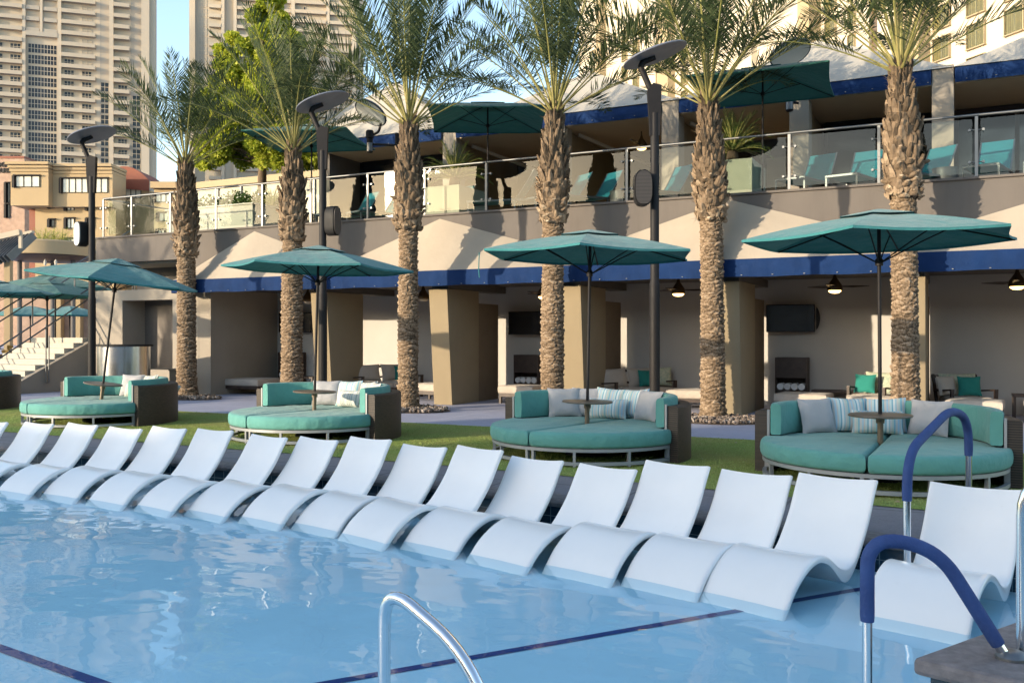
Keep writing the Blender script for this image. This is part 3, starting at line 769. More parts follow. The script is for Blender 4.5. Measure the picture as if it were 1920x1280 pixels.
on_bed(P,'pale',66,.98,'pale striped pillow leaning in the second daybed',roll=-5); on_bed(P,'white',42,.94,'plain white pillow at the right end of the second daybed',tw=6)
on_bed(P,'palebolster',76,.75,'pale striped lumbar pillow at the front of the second daybed',.62,.30,14)
P = BEDS[0]
on_bed(P,'grey',104,.98,'beige grey pillow at the left in the farthest whole daybed'); on_bed(P,'pale',76,.98,'pale striped pillow sticking up in the farthest whole daybed',roll=-4)
on_bed(P,'white',50,1.12,'white pillow lying on the back of the farthest whole daybed',.5,.46,60); on_bed(P,'palebolster',82,.74,'pale striped lumbar pillow at the front of the farthest whole daybed',.62,.30,14)
on_bed((-21.35,13.3),'white',75,1.12,'white pillow on the daybed cut off by the left frame edge',.5,.46,50)
# ------------------------------------------------------------------ date palms
from mathutils import noise as mn
def palm_trunk(r0, h, seed, lean):
    g = MB(); na = 84; rows, rn = [], []; dz = .0135; nz = int(h/dz); per = 8.0; rowh = .078
    tone = {}
    for i in range(nz+1):
        z = h*i/nz
        base = r0*(1 + .26*math.exp(-z/.22)) * (1 - .10*z/h) * (1 + .02*math.sin(z*2.3+seed) + .012*math.sin(z*5.1+seed*2))
        row, rr = [], []
        for j in range(na):
            a = 2*math.pi*j/na + 1.1
            q = j/na*per; wv = .5*mn.noise((math.cos(a)*1.6, math.sin(a)*1.6, z*2.2+seed*7)); zz = z/rowh + wv
            ds, pts = mn.voronoi((q + .25*mn.noise((q*.9, zz*.7, seed)), zz, seed*3.7), distance_metric='DISTANCE')
            e = ds[1]-ds[0]; c = pts[0]; rnd = .5 + .5*mn.noise((c[0]*5.3, c[1]*7.7, seed+.5))
            dome = min(1, e*2.6)**.7; up_ = max(-.6, min(.6, zz - c[1]))
            fine = mn.fractal((math.cos(a)*9, math.sin(a)*9, z*22+seed), .8, 2.1, 4)
            d = (-.014 + .024*min(1,e*4)*(.3+1.0*rnd) + .040*dome*up_) + .016*fine
            rad = base + d
            row.append((rad*math.cos(a) + lean[0]*z*z, rad*math.sin(a) + lean[1]*z*z, z)); rr.append(min(1, max(.01, .16 + .24*dome + .22*up_ + .46*(rnd-.5) + .30*fine)))  # scale grooves and lower edges darkened, shade put into the face tone
        rows.append(row); rn.append(rr)
    g.grid(rows, closed=True, rnds=rn)
    return g
def boot_blade(g, o, az, tilt, L, wd, th, rnd, r3, frayed):
    """one old leaf base: a thick tapering wedge hugging the stem and flaring outwards"""
    ca, sa = math.cos(az), math.sin(az)
    out = Vector((ca, sa, 0)); side = Vector((-sa, ca, 0)); up = Vector((0,0,1))
    d = (up*math.cos(tilt) + out*math.sin(tilt)).normalized(); nn = out*math.cos(tilt) - up*math.sin(tilt)
    sec = []
    curl = r3.uniform(-.02,.05)
    for t, wf, tf in ((0,1.0,.6),(.35,.95,1.0),(.75,.62,.9),(1.0,.46 if frayed else .25,.45)):
        c = o + d*L*t + nn*(curl*t*t) + side*(r3.uniform(-.008,.008))
        sec.append([c - side*wd/2*wf, c + nn*th*tf*.85 - side*wd*.22*wf, c + nn*th*tf + side*wd*.05, c + side*wd/2*wf, c - nn*th*.4])
    b = len(g.v)
    for s in sec: g.v.extend([tuple(p) for p in s])
    for i in range(3):
        for j in range(5):
            j2 = (j+1) % 5; g.f.append((b+i*5+j, b+i*5+j2, b+(i+1)*5+j2, b+(i+1)*5+j)); g.m.append(0); g.r.append(min(1,max(0.01,rnd + r3.uniform(-.12,.12) + (.12 if j == 2 else -.05))))
    g.f.append(tuple(b+15+j for j in range(5))); g.m.append(0); g.r.append(min(1, rnd+.35))
def palm_boots(z0, z1, seed, lean):
    g = MB(); r3 = random.Random(seed+50); H = z1 - z0; n = 255
    core = []
    def prof(t): return .24 + .075*math.sin(math.pi*min(1,(t+.18)/1.0))**1.3 * (1 if t < .55 else max(.0, 1-(t-.55)/.55)) - .10*max(0,(t-.5)/.5)
    rows = []
    for i in range(17):
        t = i/16; z = z0 + H*t; rows.append([((prof(t)-.03)*math.cos(2*math.pi*j/20)+lean[0]*z*z, (prof(t)-.03)*math.sin(2*math.pi*j/20)+lean[1]*z*z, z) for j in range(20)])
    g.grid(rows, closed=True, rnds=[[.34]*20 for _ in range(17)])
    for i in range(n):
        t = (i + r3.random())/n * .97; az = i*2.39996 + r3.uniform(-.3,.3); z = z0 + H*t - .05
        r = prof(t) - .035; o = Vector((r*math.cos(az)+lean[0]*z*z, r*math.sin(az)+lean[1]*z*z, z))
        low = max(0, 1 - t/.5)
        L = r3.uniform(.10,.24) + r3.uniform(.02,.22)*t; wd = r3.uniform(.11,.25)*(1-.62*t); tilt = R(r3.uniform(2,22)*(1-.3*t)); az += r3.uniform(-.2,.2)
        if low > .3 and r3.random() < .4: tilt = R(r3.uniform(28,62)); L *= .7
        boot_blade(g, o, az, tilt, L, wd, r3.uniform(.035,.06), .20 + .34*low + r3.uniform(-.24,.24), r3, t < .6)
    # ragged fibres
    for i in range(620):
        t = r3.random()**1.1; az = r3.uniform(0,6.283); z = z0 + H*t; r = prof(t) + .02
        o = Vector((r*math.cos(az)+lean[0]*z*z, r*math.sin(az)+lean[1]*z*z, z)); d = Vector((math.cos(az)*.5+r3.uniform(-.6,.6), math.sin(az)*.5+r3.uniform(-.6,.6), r3.uniform(-.9,.9))).normalized()*r3.uniform(.06,.22)
        s = Vector((-math.sin(az), math.cos(az), .3))*.006
        g.add([o-s, o+s, o+d], [(0,1,2)], 0, r3.uniform(.1,.8))
    # skirt at the lower end
    for i in range(14):
        az = 6.283*i/14 + r3.uniform(-.1,.1); z = z0 + r3.uniform(-.02,.1); r = .285
        boot_blade(g, Vector((r*math.cos(az)+lean[0]*z*z, r*math.sin(az)+lean[1]*z*z, z+.1)), az, R(r3.uniform(164,178)), r3.uniform(.08,.16), r3.uniform(.10,.17), .03, r3.uniform(.5,.75), r3, True)
    return g
def frond(g, base, az, el, L, droop, r3, dens=54, pet=.24, stiff=1.0):
    P = []; d0 = Vector((math.cos(az)*math.cos(el), math.sin(az)*math.cos(el), math.sin(el)))
    n = 12; p = Vector(base); d = d0.copy(); side0 = Vector((-math.sin(az), math.cos(az), 0)); tw = r3.uniform(-.5,.5)
    bend = r3.uniform(-.05,.05)
    for i in range(n+1):
        P.append(p.copy()); t = i/n
        d = (d + Vector((0,0,-1))*droop*(.02 + .16*t*t) + side0*bend*.15).normalized(); p = p + d*(L/n)
    b = len(g.v)
    # rachis, three-sided
    rows = []
    for i in range(n+1):
        t = i/n; T = (P[min(i+1,n)]-P[max(i-1,0)]).normalized(); S = T.cross(Vector((0,0,1))); S = S.normalized() if S.length > .05 else side0; U = S.cross(T)
        r = .026*(1-t)**.8 + .003
        if t < .06: r *= 1.7
        rows.append([P[i]+S*r, P[i]+U*r*.8, P[i]-S*r, P[i]-U*r*.5])
    g.grid(rows, 1, closed=True, rnds=[[.35+.5*(1-i/n)+r3.uniform(-.1,.1)]*4 for i in range(n+1)])
    tone = r3.uniform(.25,.7)
    for k in range(dens):
        t = pet + (1-pet)*((k+r3.uniform(-.3,.3))/dens); t = min(.995, max(.02, t)); f = t*n; i = min(n-1, int(f)); c = P[i].lerp(P[i+1], f-i)
        T = (P[i+1]-P[i]).normalized(); S = T.cross(Vector((0,0,1))); S = S.normalized() if S.length > .05 else side0; U = S.cross(T)
        cs, sn = math.cos(tw*t), math.sin(tw*t); S, U = S*cs + U*sn, U*cs - S*sn
        q = (t-pet)/(1-pet)
        ll = (.20 + .42*math.sin(math.pi*min(1,q*.8+.18))**.9) * (1 if q < .9 else .8) * r3.uniform(.85,1.15) * L/3.2
        for s in (-1, 1):
            fw = R(58 - 26*q + r3.uniform(-9,9)); upa = R(r3.uniform(12,42))
            dd = (T*math.cos(fw) + (S*s*math.cos(upa) + U*math.sin(upa))*math.sin(fw)).normalized()
            nn = dd.cross(T).normalized(); wdt = r3.uniform(.011,.016)*L/3.2; wv = dd.cross(nn)*wdt
            m = c + dd*ll*.45 + Vector((0,0,-.012)); e = c + dd*ll + Vector((0,0,-.05*ll*droop*2))
            rn = min(1, max(.02, tone + r3.uniform(-.25,.25)))
            g.add([c, m+wv, e, m-wv], [(0,1,2,3)], 0, rn)
def palm(label, x, y, z0, z1, seed, n=34, r=.255, spread=1.0, lsc=1.0):
    r3 = random.Random(seed*13+1)
    root = thing('date_palm', label, 'palm tree', (x,y,0), 0, 'date palms along the walkway')
    lean = (r3.uniform(-.0026,.0026), r3.uniform(-.002,.002)); r *= r3.uniform(.93,1.09)
    palm_trunk(r, z0+.12, seed, lean).build('trunk', M['bark'], root, smooth=50)
    palm_boots(z0, z1, seed, lean).build('leaf_bases', M['boot'], root)
    g = MB(); top = Vector((lean[0]*z1*z1, lean[1]*z1*z1, z1))
    for i in range(n):
        az = i*2.39996 + seed; q = (i+.5)/n
        el = R(86 - 58*q**.95*spread + r3.uniform(-6,6)); L = r3.uniform(3.05,3.75)*lsc
        if i > n-4: el = R(r3.uniform(22,36)); L = r3.uniform(2.5,2.9)*lsc
        o = top + Vector((math.cos(az)*.13*q, math.sin(az)*.13*q, -.22*q + .06))
        frond(g, o, az, el, L, .5 + .42*q, r3, 50, .27)
    g.build('crown', [M['frond'], M['petiole']], root)
    return root
PALMS = [('date palm at the left end of the row, before the roll-up door', -19.29,18.59, 3.92,6.55, 1),
         ('date palm standing behind the second daybed, beside the dark lamp post', -15.27,18.2, 4.14,6.5, 2),
         ('date palm rooted in the walkway just right of the second daybed', -11.5,17.77, 4.17,6.70, 3),
         ('date palm behind the left half of the third daybed', -8.05,18.2, 4.2,6.7, 4),
         ('date palm in a gravel bed between the two nearest daybeds', -4.62,18.61, 4.1,6.6, 5),
         ('date palm behind the nearest umbrella at the right', -.96,18.2, 4.25,6.72, 6)]
for p in PALMS: palm(*p, n=[27,31,34,36,36,34][p[-1]-1], lsc=[.86,.95,1.08,1.06,1.04,1.0][p[-1]-1])
palm('date palm beyond the left frame edge, nearer the pool', -31.0,6.6, 2.5,4.3, 8, n=26)
palm('date palm beyond the left frame edge, nearer the stair', -34.5,9.5, 3.0,5.0, 9, n=26)
# gravel round the palm feet
def gravel_bed(x, y, rx, ry, n, label, seed):
    g = MB(); r3 = random.Random(seed)
    rows = []
    for k in range(5):
        t = [.02,.35,.7,.9,1][k]; rows.append([(rx*t*math.cos(2*math.pi*j/28), ry*t*math.sin(2*math.pi*j/28), [.05,.05,.04,.025,.0][k]) for j in range(28)])
    g.grid(rows, closed=True, rnds=[[.15]*28]*5)
    for i in range(n):
        a = r3.uniform(0,6.283); q = r3.random()**.5; px, py = rx*q*math.cos(a), ry*q*math.sin(a)
        s = r3.uniform(.02,.05); z = .04 + s*.3; rn = r3.random()
        M3 = Euler((r3.uniform(0,6),r3.uniform(0,6),r3.uniform(0,6))).to_matrix() @ Matrix.Diagonal((s*r3.uniform(.8,1.4), s, s*.7))
        vs = [(1,0,0),(-1,0,0),(0,1,0),(0,-1,0),(0,0,1),(0,0,-1)]
        mid = [(.6,.6,.5),(-.6,.6,.5),(-.6,-.6,.5),(.6,-.6,.5),(.6,.6,-.5),(-.6,.6,-.5),(-.6,-.6,-.5),(.6,-.6,-.5)]
        pts = [M3 @ Vector(v) + Vector((px,py,z)) for v in vs+mid]
        fs = []
        for q_, tri in enumerate(((0,2,4),(2,1,4),(1,3,4),(3,0,4),(0,2,5),(2,1,5),(1,3,5),(3,0,5))):
            a_, b_, c_ = tri; m_ = 6+q_; fs += [(a_,b_,m_),(b_,c_,m_),(c_,a_,m_)]
        g.add(pts, fs, 0, rn)
    o = g.build('gravel', M['gravel'], None, smooth=30, fix=True); o.location = (x,y,.004); tag(o, label, 'gravel', kind='stuff')
gravel_bed(-4.45,18.2,1.05,.85,620,'brown river stones round the foot of the palm between the nearest daybeds',1)
gravel_bed(-11.3,17.6,.95,.75,420,'brown river stones round the palm right of the second daybed',2)
gravel_bed(-19.0,18.3,1.1,.7,300,'dark gravel round the foot of the leftmost palm',3)
gravel_bed(-.9,18.1,1.0,.8,300,'gravel round the palm behind the nearest umbrella',4)
gravel_bed(-8.0,18.1,1.0,.8,260,'gravel round the palm behind the third daybed',5)
# ------------------------------------------------------------------ lamp posts
cr = Vector((math.cos(CAM_YAW), math.sin(CAM_YAW), 0))
def lamp(label, x, y, scale=1.0):
    root = thing('lamp_post', label, 'lamp post', (x,y,0), CAM_YAW, 'dark lamp posts with tilted discs')
    g = MB(); g.tube([(0,0,0),(0,0,.04)], .17, 20); g.tube([(0,0,.04),(0,0,2.6)], .092, 18); g.tube([(0,0,2.6),(0,0,2.68),(0,0,5.6)], [.092,.078,.076], 18)
    g.build('pole', M['bronze'], root, smooth=40)
    g = MB()
    poly = [(-.085,5.2),(.085,5.2),(.115,6.08),(-.03,6.12),(-.13,6.0)]
    b = [(x_,-.06,z_) for x_,z_ in poly] + [(x_,.06,z_) for x_,z_ in poly]
    g.add(b, [(4,3,2,1,0),(5,6,7,8,9)] + [(i,(i+1)%5,5+(i+1)%5,5+i) for i in range(5)])
    g.tube(fillet([(-.03,0,5.95),(-.10,0,6.08),(-.25,0,6.42),(-.20,0,6.50),(.0,0,6.585)], .08, 5), [.085]*3+[.075]*4+[.06]*3+[.05]*30 if False else .055, 10)
    g.build('arm', M['bronze'], root, smooth=40, fix=True)
    g = MB(); T = Matrix.Translation((0,0,6.62)) @ Matrix.Rotation(R(-18),4,'Y') @ Matrix.Rotation(R(0),4,'X')
    h = MB(); h.lathe([(.0,-.018),(.50,-.02),(.575,-.012),(.58,.0),(.56,.02),(.3,.05),(0,.06)], 48, caps=False)
    g.add([T @ Vector(p) for p in h.v], h.f)
    g.build('disc', M['lamp_disc'], root, smooth=40)
    return root
lamp('dark lamp post at the left before the stair, carrying a pale fronted speaker', -19.13, 15.4)
lamp('dark lamp post behind the second daybed, its disc beside a white reflector', -12.09, 15.4)
lamp('dark lamp post behind the third daybed, with a rounded speaker facing the pool', -4.85, 15.4)
def speaker(label, x, y, z, rz, face):
    root = thing('loudspeaker', label, 'loudspeaker', (x,y,z), rz, 'loudspeakers on the lamp posts')
    def shape(s, y0, y1, inset=0):
        h = MB(); n = 24; rows = []
        for (yy, k) in ((y0, .9), (y0+.03*(1 if y1>y0 else -1), 1), (y1, 1), (y1, .93)):
            row = []
            for i in range(n):
                a = 2*math.pi*i/n; cx = math.copysign(abs(math.cos(a))**.75, math.cos(a)); sx = math.copysign(abs(math.sin(a))**.6, math.sin(a))
                row.append((cx*.155*s*k, yy, sx*.31*s*k))
            rows.append(row)
        h.grid(rows, closed=True); h.f.append(tuple(range(n))); h.f.append(tuple(3*n+i for i in range(n-1,-1,-1))); h.m += [0,0]; h.r += [0,0]
        return h
    shape(1, .16, -.06).build('cabinet', M['black'], root, smooth=50, fix=True)
    shape(.92, -.055, -.09).build('grille', face, root, smooth=50, fix=True)
    g = MB(); g.tube([(0,.13,.1),(.0,.24,.1)], .03, 8); g.tube([(0,.13,-.1),(.0,.24,-.1)], .03, 8); g.build('bracket', M['bronze'], root)
M['grille'] = None
def grille():
    m, nt, b, out = newmat('speaker_grille')
    v = coords(nt); sx = N(nt, 'ShaderNodeSeparateXYZ'); nt.links.new(v, sx.inputs[0])
    md = N(nt, 'ShaderNodeMath', operation='MULTIPLY'); nt.links.new(sx.outputs[2], md.inputs[0]); md.inputs[1].default_value = 42
    fr = N(nt, 'ShaderNodeMath', operation='FRACT'); nt.links.new(md.outputs[0], fr.inputs[0])
    c = ramp(nt, fr.outputs[0], [(.35,(.02,.018,.018)),(.5,(.085,.075,.072))]); nt.links.new(c, b.inputs['Base Color']); b.inputs['Roughness'].default_value = .5
    bump(nt, b, fr.outputs[0], .6, .01); return m
M['grille'] = grille()
M['pale_grille'] = mat('pale_grille', (.5,.5,.5), rough=.5, var=.08, scale=40)
speaker('black loudspeaker with a pale front on the leftmost lamp post', -19.40, 15.28, 4.2, CAM_YAW+R(-38), M['pale_grille'])
speaker('black loudspeaker turned away on the lamp post behind the second daybed', -11.87, 15.50, 4.12, CAM_YAW+R(70), M['grille'])
speaker('rounded louvred loudspeaker on the lamp post behind the third daybed', -4.97, 15.12, 4.26, CAM_YAW+R(2), M['grille'])
def reflector(label, x, y, zc, mast, disc_off, tilt, rad, mast_z0):
    """a short floodlight tube below a tilted white disc, held off a mast"""
    root = thing('reflector_lamp', label, 'reflector lamp', (x,y,zc), CAM_YAW, 'reflector lamps on the terrace')
    g = MB(); g.lathe([(.07,-.28),(.085,-.26),(.085,.10),(.11,.12),(.11,.30),(.085,.33)], 18); g.build('floodlight', M['bronze'], root, smooth=40)
    g = MB(); g.lathe([(.087,-.24),(.087,-.02)], 18, caps=False); g.build('steel_collar', M['brushed'], root, smooth=40)
    g = MB(); g.tube([(0,0,-.05),(mast,0,-.08)], .035, 8)
    if disc_off[0] or True:
        sx = disc_off[0]; g.tube(fillet([(.06,0,.2),(.25,0,.28),(.30,0,.52)], .12), .035, 8)
    g.build('arm', M['bronze'], root, smooth=40)
    if mast_z0 is not None:
        g = MB(); g.tube([(mast,0,mast_z0-zc),(mast,0,.25)], .06, 12); g.build('mast', M['bronze'], root, smooth=40)
    T = Matrix.Translation((disc_off[0],disc_off[1],disc_off[2])) @ Matrix.Rotation(R(tilt[0]),4,'Y') @ Matrix.Rotation(R(tilt[1]),4,'X')
    h = MB(); h.lathe([(rad,0),(rad*1.02,.02),(rad*.98,.05),(rad*.6,.14),(0,.17)], 44, caps=False)
    g = MB(); g.add([T @ Vector(p) for p in h.v], h.f); dsk = g.build('disc', M['lamp_disc'], root, smooth=50)
    h = MB(); h.lathe([(rad*.93,-.004),(rad*.5,.03),(0,.04)], 44, caps=False)
    g = MB(); g.add([T @ Vector(p) for p in h.v], h.f); g.build('white_reflector', M['lamp_white'], dsk, smooth=50)
reflector('white reflector lamp tilted under its dark shell, beside the palm right of the second daybed', -14.57,20.6,7.0, .75, (.02,0,.80), (28,-26), .48, 4.75)
reflector('grey reflector disc above the square umbrella at the right, on the terrace column', -3.78,22.75,7.42, .22, (.02,0,1.12), (-12,-24), .50, None)
# ------------------------------------------------------------------ two-storey cabana building
TZ = 4.75
M['terrace_floor'] = mat('terrace_pavers', (.42,.37,.31), rough=.8, var=.1, scale=2)
bld = thing('cabana_building', 'two-storey stucco cabana building behind the palms under a glass-railed terrace', 'building', (0,0,0))
g = MB()
g.box(-24.1,19.55,3.95,-20.15,19.85,4.70); g.box(-20.15,19.55,3.12,14,19.85,4.70)
g.box(-24.1,19.85,3.95,-23.8,40,4.70)
g.build('parapet', M['fascia'], bld)
g = MB(); g.box(-24.14,19.50,4.70,14.04,19.90,4.752); g.build('parapet_cap', M['fascia'], bld, bevel=.01)
g = MB(); g.box(-23.78,19.92,4.45,14,40,TZ); g.box(-24.0,19.9,3.9,14,23.4,3.97); g.build('terrace_slab', M['terrace_floor'], bld)
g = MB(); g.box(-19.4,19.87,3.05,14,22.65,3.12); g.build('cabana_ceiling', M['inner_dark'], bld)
g = MB(); g.box(-19.4,22.45,0,14,22.65,3.05); g.build('back_wall', M['inner_wall'], bld)
# left service wall with the roll-up door
g = MB(); g.box(-24.3,19.6,0,-23.0,20.0,3.1); g.box(-20.9,19.6,0,-19.86,20.0,3.1); g.box(-23,19.6,2.78,-20.9,20.0,3.1); g.box(-23,19.6,0,-20.9,20.0,.70)
g.box(-24.3,20.0,2.9,-19.86,21.2,3.1)
g.box(-23.25,20.0,0,-23.0,20.55,2.9); g.box(-20.9,20.0,0,-20.65,20.55,2.9); g.build('service_wall', M['beige_wall'], bld)
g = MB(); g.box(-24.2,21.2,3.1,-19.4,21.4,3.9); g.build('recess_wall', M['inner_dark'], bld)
g = MB(); z = .70
while z < 2.85: g.box(-23.0,20.45,z,-20.9,20.49,z+.075); g.box(-23.0,20.47,z+.075,-20.9,20.50,z+.09); z += .09
M['shutter'] = mat('roller_shutter', (.16,.135,.115), rough=.55, metal=.2, var=.08); g.build('roll_up_door', M['shutter'], bld)
# end wall, columns and partitions
g = MB(); g.box(-19.85,19.60,0,-19.4,23.4,3.05); g.build('end_wall', M['beige_wall'], bld)
colr = [-14.97,-11.31,-7.80,-4.22,-.66,2.94]
for u1 in colr:
    u0 = u1 - .52
    g = MB(); p = [(u0,19.47,0),(u1,19.47,0),(u1,20.85,0),(u0,20.85,0),(u0,19.22,2.86),(u1,19.22,2.86),(u1,20.85,2.86),(u0,20.85,2.86)]
    g.add(p, [(0,3,2,1),(4,5,6,7),(0,1,5,4),(1,2,6,5),(2,3,7,6),(3,0,4,7)])
    g.build('column', M['tan_col'], bld, bevel=.008)
    if u1 > -14:
        g = MB(); g.box(u0+.2,20.87,0,u1-.015,21.98,2.55); g.build('partition', M['partition'], bld)
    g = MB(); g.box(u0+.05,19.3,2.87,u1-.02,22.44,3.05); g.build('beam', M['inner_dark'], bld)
# awnings over the lower cabanas
apex = [(-17.7,-20.15,-14.7),(-11.7,-14.7,-8.1),(-4.5,-8.1,-1.1),(2.6,-1.1,6.3)]
VT, VB, VV = 3.28, 2.915, 18.85
for i, (a, l, r) in enumerate(apex):
    g = MB(); nn = 12
    def top(u):
        return 4.62 - (4.62-3.58)*abs(u-a)/((a-l) if u < a else (r-a))
    rows = []
    for k in range(7):
        t = k/6; row = []
        for j in range(nn*2+1):
            u = l + (a-l)*j/nn if j <= nn else a + (r-a)*(j-nn)/nn
            sag = -.03*math.sin(math.pi*t)
            row.append((u, VV + (19.53-VV)*t, VT + (top(u)-VT)*t + sag))
        rows.append(row)
    g.grid(rows); g.grid([[(x,y+.0,z-.012) for x,y,z in row] for row in rows])
    aw = thing('cabana_awning', ['cream canvas awning at the left end of the lower cabanas','cream canvas awning with its peak just right of the third palm','cream canvas awning with its peak behind the palm between the nearest daybeds','cream canvas awning rising at the right edge, behind the nearest umbrella'][i], 'awning', (0,0,0), 0, 'cream canvas awnings')
    g.build('canvas', M['awning'], aw, smooth=30)
    g = MB(); m_ = int((r-l)/.09); r3 = random.Random(i+9); rows = [[],[],[],[]]
    for j in range(m_+1):
        u = l+.012 + (r-l-.024)*j/m_; wv = .010*math.sin(u*9+i) + .008*math.sin(u*21)
        rows[0].append((u, VV-.004, VT+.004)); rows[1].append((u, VV-.022+wv*.6, VT-.13)); rows[2].append((u, VV-.018+wv, VT-.27)); rows[3].append((u, VV-.012+wv*1.2, VB+.008*math.sin(u*4)))
    g.grid(rows); g.build('valance', M['valance'], aw, smooth=60)
    g = MB(); u = l+.3
    while u < r: g.lathe([(.016,-.004),(.016,.004)], 8, c=(u,VV-.03,VB+.035)); u += .62
    g.build('grommets', M['white_wall'], aw)
    g = MB(); g.tube([(l+.03,VV+.03,VT-.02),(r-.03,VV+.03,VT-.02)], .02, 8); g.tube([(l+.03,VV+.03,VB+.03),(r-.03,VV+.03,VB+.03)], .016, 8); g.build('frame', M['black'], aw)
g = MB(); g.box(-20.16,18.86,VB,-20.13,19.6,VT); g.build('valance', M['valance'], bld)

# ------------------------------------------------------------------ terrace glass rail
posts = [-23.95,-22.72,-21.1,-19.29,-17.57,-15.87,-14.0,-12.25,-10.48,-8.68,-6.86,-5.07,-3.28,-1.53,.22,2.0,3.8]
rail = thing('glass_railing', 'glass railing with steel posts along the terrace edge', 'railing', (0,0,TZ+.004))
pm = None
for i, u in enumerate(posts):
    if pm is None:
        g = MB(); g.box(-.028,-.016,0,.028,.016,1.18); g.box(-.05,-.05,0,.05,.05,.015)
        for z in (.30,.92):
            for s in (-1,1): g.tube([(0,0,z),(s*.12,0,z)], .011, 8); g.tube([(s*.12,-.02,z),(s*.12,.055,z)], .026, 10)
        pm = g.build('post', M['brushed'], rail, smooth=40); pm.location = (u,19.70,0)
    else:
        o = pm.copy(); COL.objects.link(o); o.parent = rail; o.location = (u,19.70,0)
for a, b in zip(posts, posts[1:]):
    g = MB(); g.box(a+.07,19.735,.09,b-.07,19.747,1.14); g.build('glass_pane', M['glass'], rail)
g = MB(); g.tube([(posts[0],19.70,1.205),(posts[-1],19.70,1.205)], .026, 12); g.tube([(posts[0],19.70,1.205),(posts[0],26,1.205)], .026, 12)
g.build('top_rail', M['brushed'], rail, smooth=40)
g = MB(); g.box(-23.96,19.9,.09,-23.948,26,1.14); g.build('glass_pane', M['glass'], rail)

# ------------------------------------------------------------------ upper cabanas
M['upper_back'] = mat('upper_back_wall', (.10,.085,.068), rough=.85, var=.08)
UC = [-13.8,-10.35,-7.12,-3.86,-.66,2.6,5.9]
up = thing('terrace_cabanas', 'row of open beige cabanas on the upper terrace under blue valances', 'building', (0,0,TZ))
for i, u in enumerate(UC):
    g = MB(); g.box(u,23.2,0,u+.46,23.75,3.18); g.build('column', M['tan_col'] if 0 else M['beige_wall'], up, bevel=.008)
    g = MB(); g.box(u+.12,23.76,0,u+.36,27.5,2.72); g.build('partition', M['tan_col'], up)
g = MB(); g.box(-18.3,23.3,2.76,9,27.6,2.86); g.build('ceiling', M['ceil_beige'], up)
g = MB(); g.box(-18.3,27.5,0,9,27.7,2.76); g.build('back_wall', M['upper_back'], up)
g = MB(); g.box(-18.3,23.4,0,-18.1,27.5,2.76); g.build('end_wall', M['inner_dark'], up)
# glazed backs: pane with bronze posts in the bays
for i, (a, b) in enumerate(zip([-18.1]+UC, UC)):
    if i in (0, 4, 5, 6):
        vv = 26.0 if i else 25.0
        lo, hi = a+.5 if i else a+.1, b-.04
        g = MB(); g.box(lo,vv,.05,hi,vv+.03,2.70); f = g.build('glass_door', M['win_dark'], up)
        g = MB(); k = 2 if i else 3
        for q in range(k+1):
            x = lo + (hi-lo)*q/k; g.box(x-.05,vv-.03,0,x+.05,vv+.06,2.72)
        g.box(lo,vv-.02,2.62,hi,vv+.05,2.74); g.box(lo,vv-.02,0,hi,vv+.05,.08); g.build('door_frame', M['bronze'] if i != 5 else M['dark_wood'], f)
    if i in (1,2,3):
        g = MB(); g.box(a+1.9,27.44,0,a+2.5,27.5,2.2); g.build('door', M['inner_wall'], up)
        g = MB(); g.bar((a+.55,24.0,2.66),(a+1.9,26.6,2.1), .05,.09); g.build('brace', M['white_wall'], up)
# valances and tents
VALB, VALT = 7.50-TZ, 7.85-TZ
bays = list(zip([-18.3]+[u+.47 for u in UC], UC+[9]))
for i, (a, b) in enumerate(bays[:7]):
    lift = i in (1, 2, 3)
    g = MB(); m_ = int((b-a)/.08); rows = [[],[],[],[]]
    for j in range(m_+1):
        u = a+.01 + (b-a-.02)*j/m_; t = j/m_
        slack = .015*abs(math.sin(t*math.pi)) if i < 4 else 0
        wv = .016*math.sin(u*11+i*2)*(1 if lift else .35)
        rows[0].append((u,23.18,VALT-slack*.6)); rows[1].append((u,23.14+wv,VALT-.12-slack*.6)); rows[2].append((u,23.13-wv,VALT-.24-slack)); rows[3].append((u,23.15+wv,VALB-slack))
    g.grid(rows); g.build('valance', M['valance'], up, smooth=60)
    g = MB(); u = a+.25
    while u < b: g.lathe([(.016,-.004),(.016,.004)], 6, c=(u,23.10,VALB+.05)); u += .6
    g.build('grommets', M['white_wall'], up)
tents = [(-20.4,-13.35,2.3),(-13.3,-6.68,1.75),(-6.66,-.2,1.75),(-.2,6.36,1.75)]
tlab = ['grey cream tent roof at the left end of the terrace cabanas','cream tent roof behind the square umbrella and two middle palms','cream tent roof above the cabanas behind the right square umbrella','cream tent roof at the right edge of the picture']
for (a, b, h), l in zip(tents, tlab):
    c = (a+b)/2; g = MB(); n = 10
    base_ = [(a,23.14),(b,23.14),(b,27.7),(a,27.7)]; ap = (c,25.4,h)
    for k in range(4):
        p, q = base_[k], base_[(k+1)%4]; rows = []
        for i in range(n+1):
            t = i/n; row = []
            for j in range(n+1):
                s = j/n; x = p[0]*(1-s)+q[0]*s; y = p[1]*(1-s)+q[1]*s
                row.append((x+(ap[0]-x)*t, y+(ap[1]-y)*t, h*(t**1.02) - .015*math.sin(math.pi*s)*(1-t)))
            rows.append(row)
        g.grid(rows)
    o = g.build('tent_roof', M['tent'], None, smooth=25); o.location = (0,0,TZ+VALT+.01); tag(o, l, 'tent roof', 'tent roofs over the terrace')
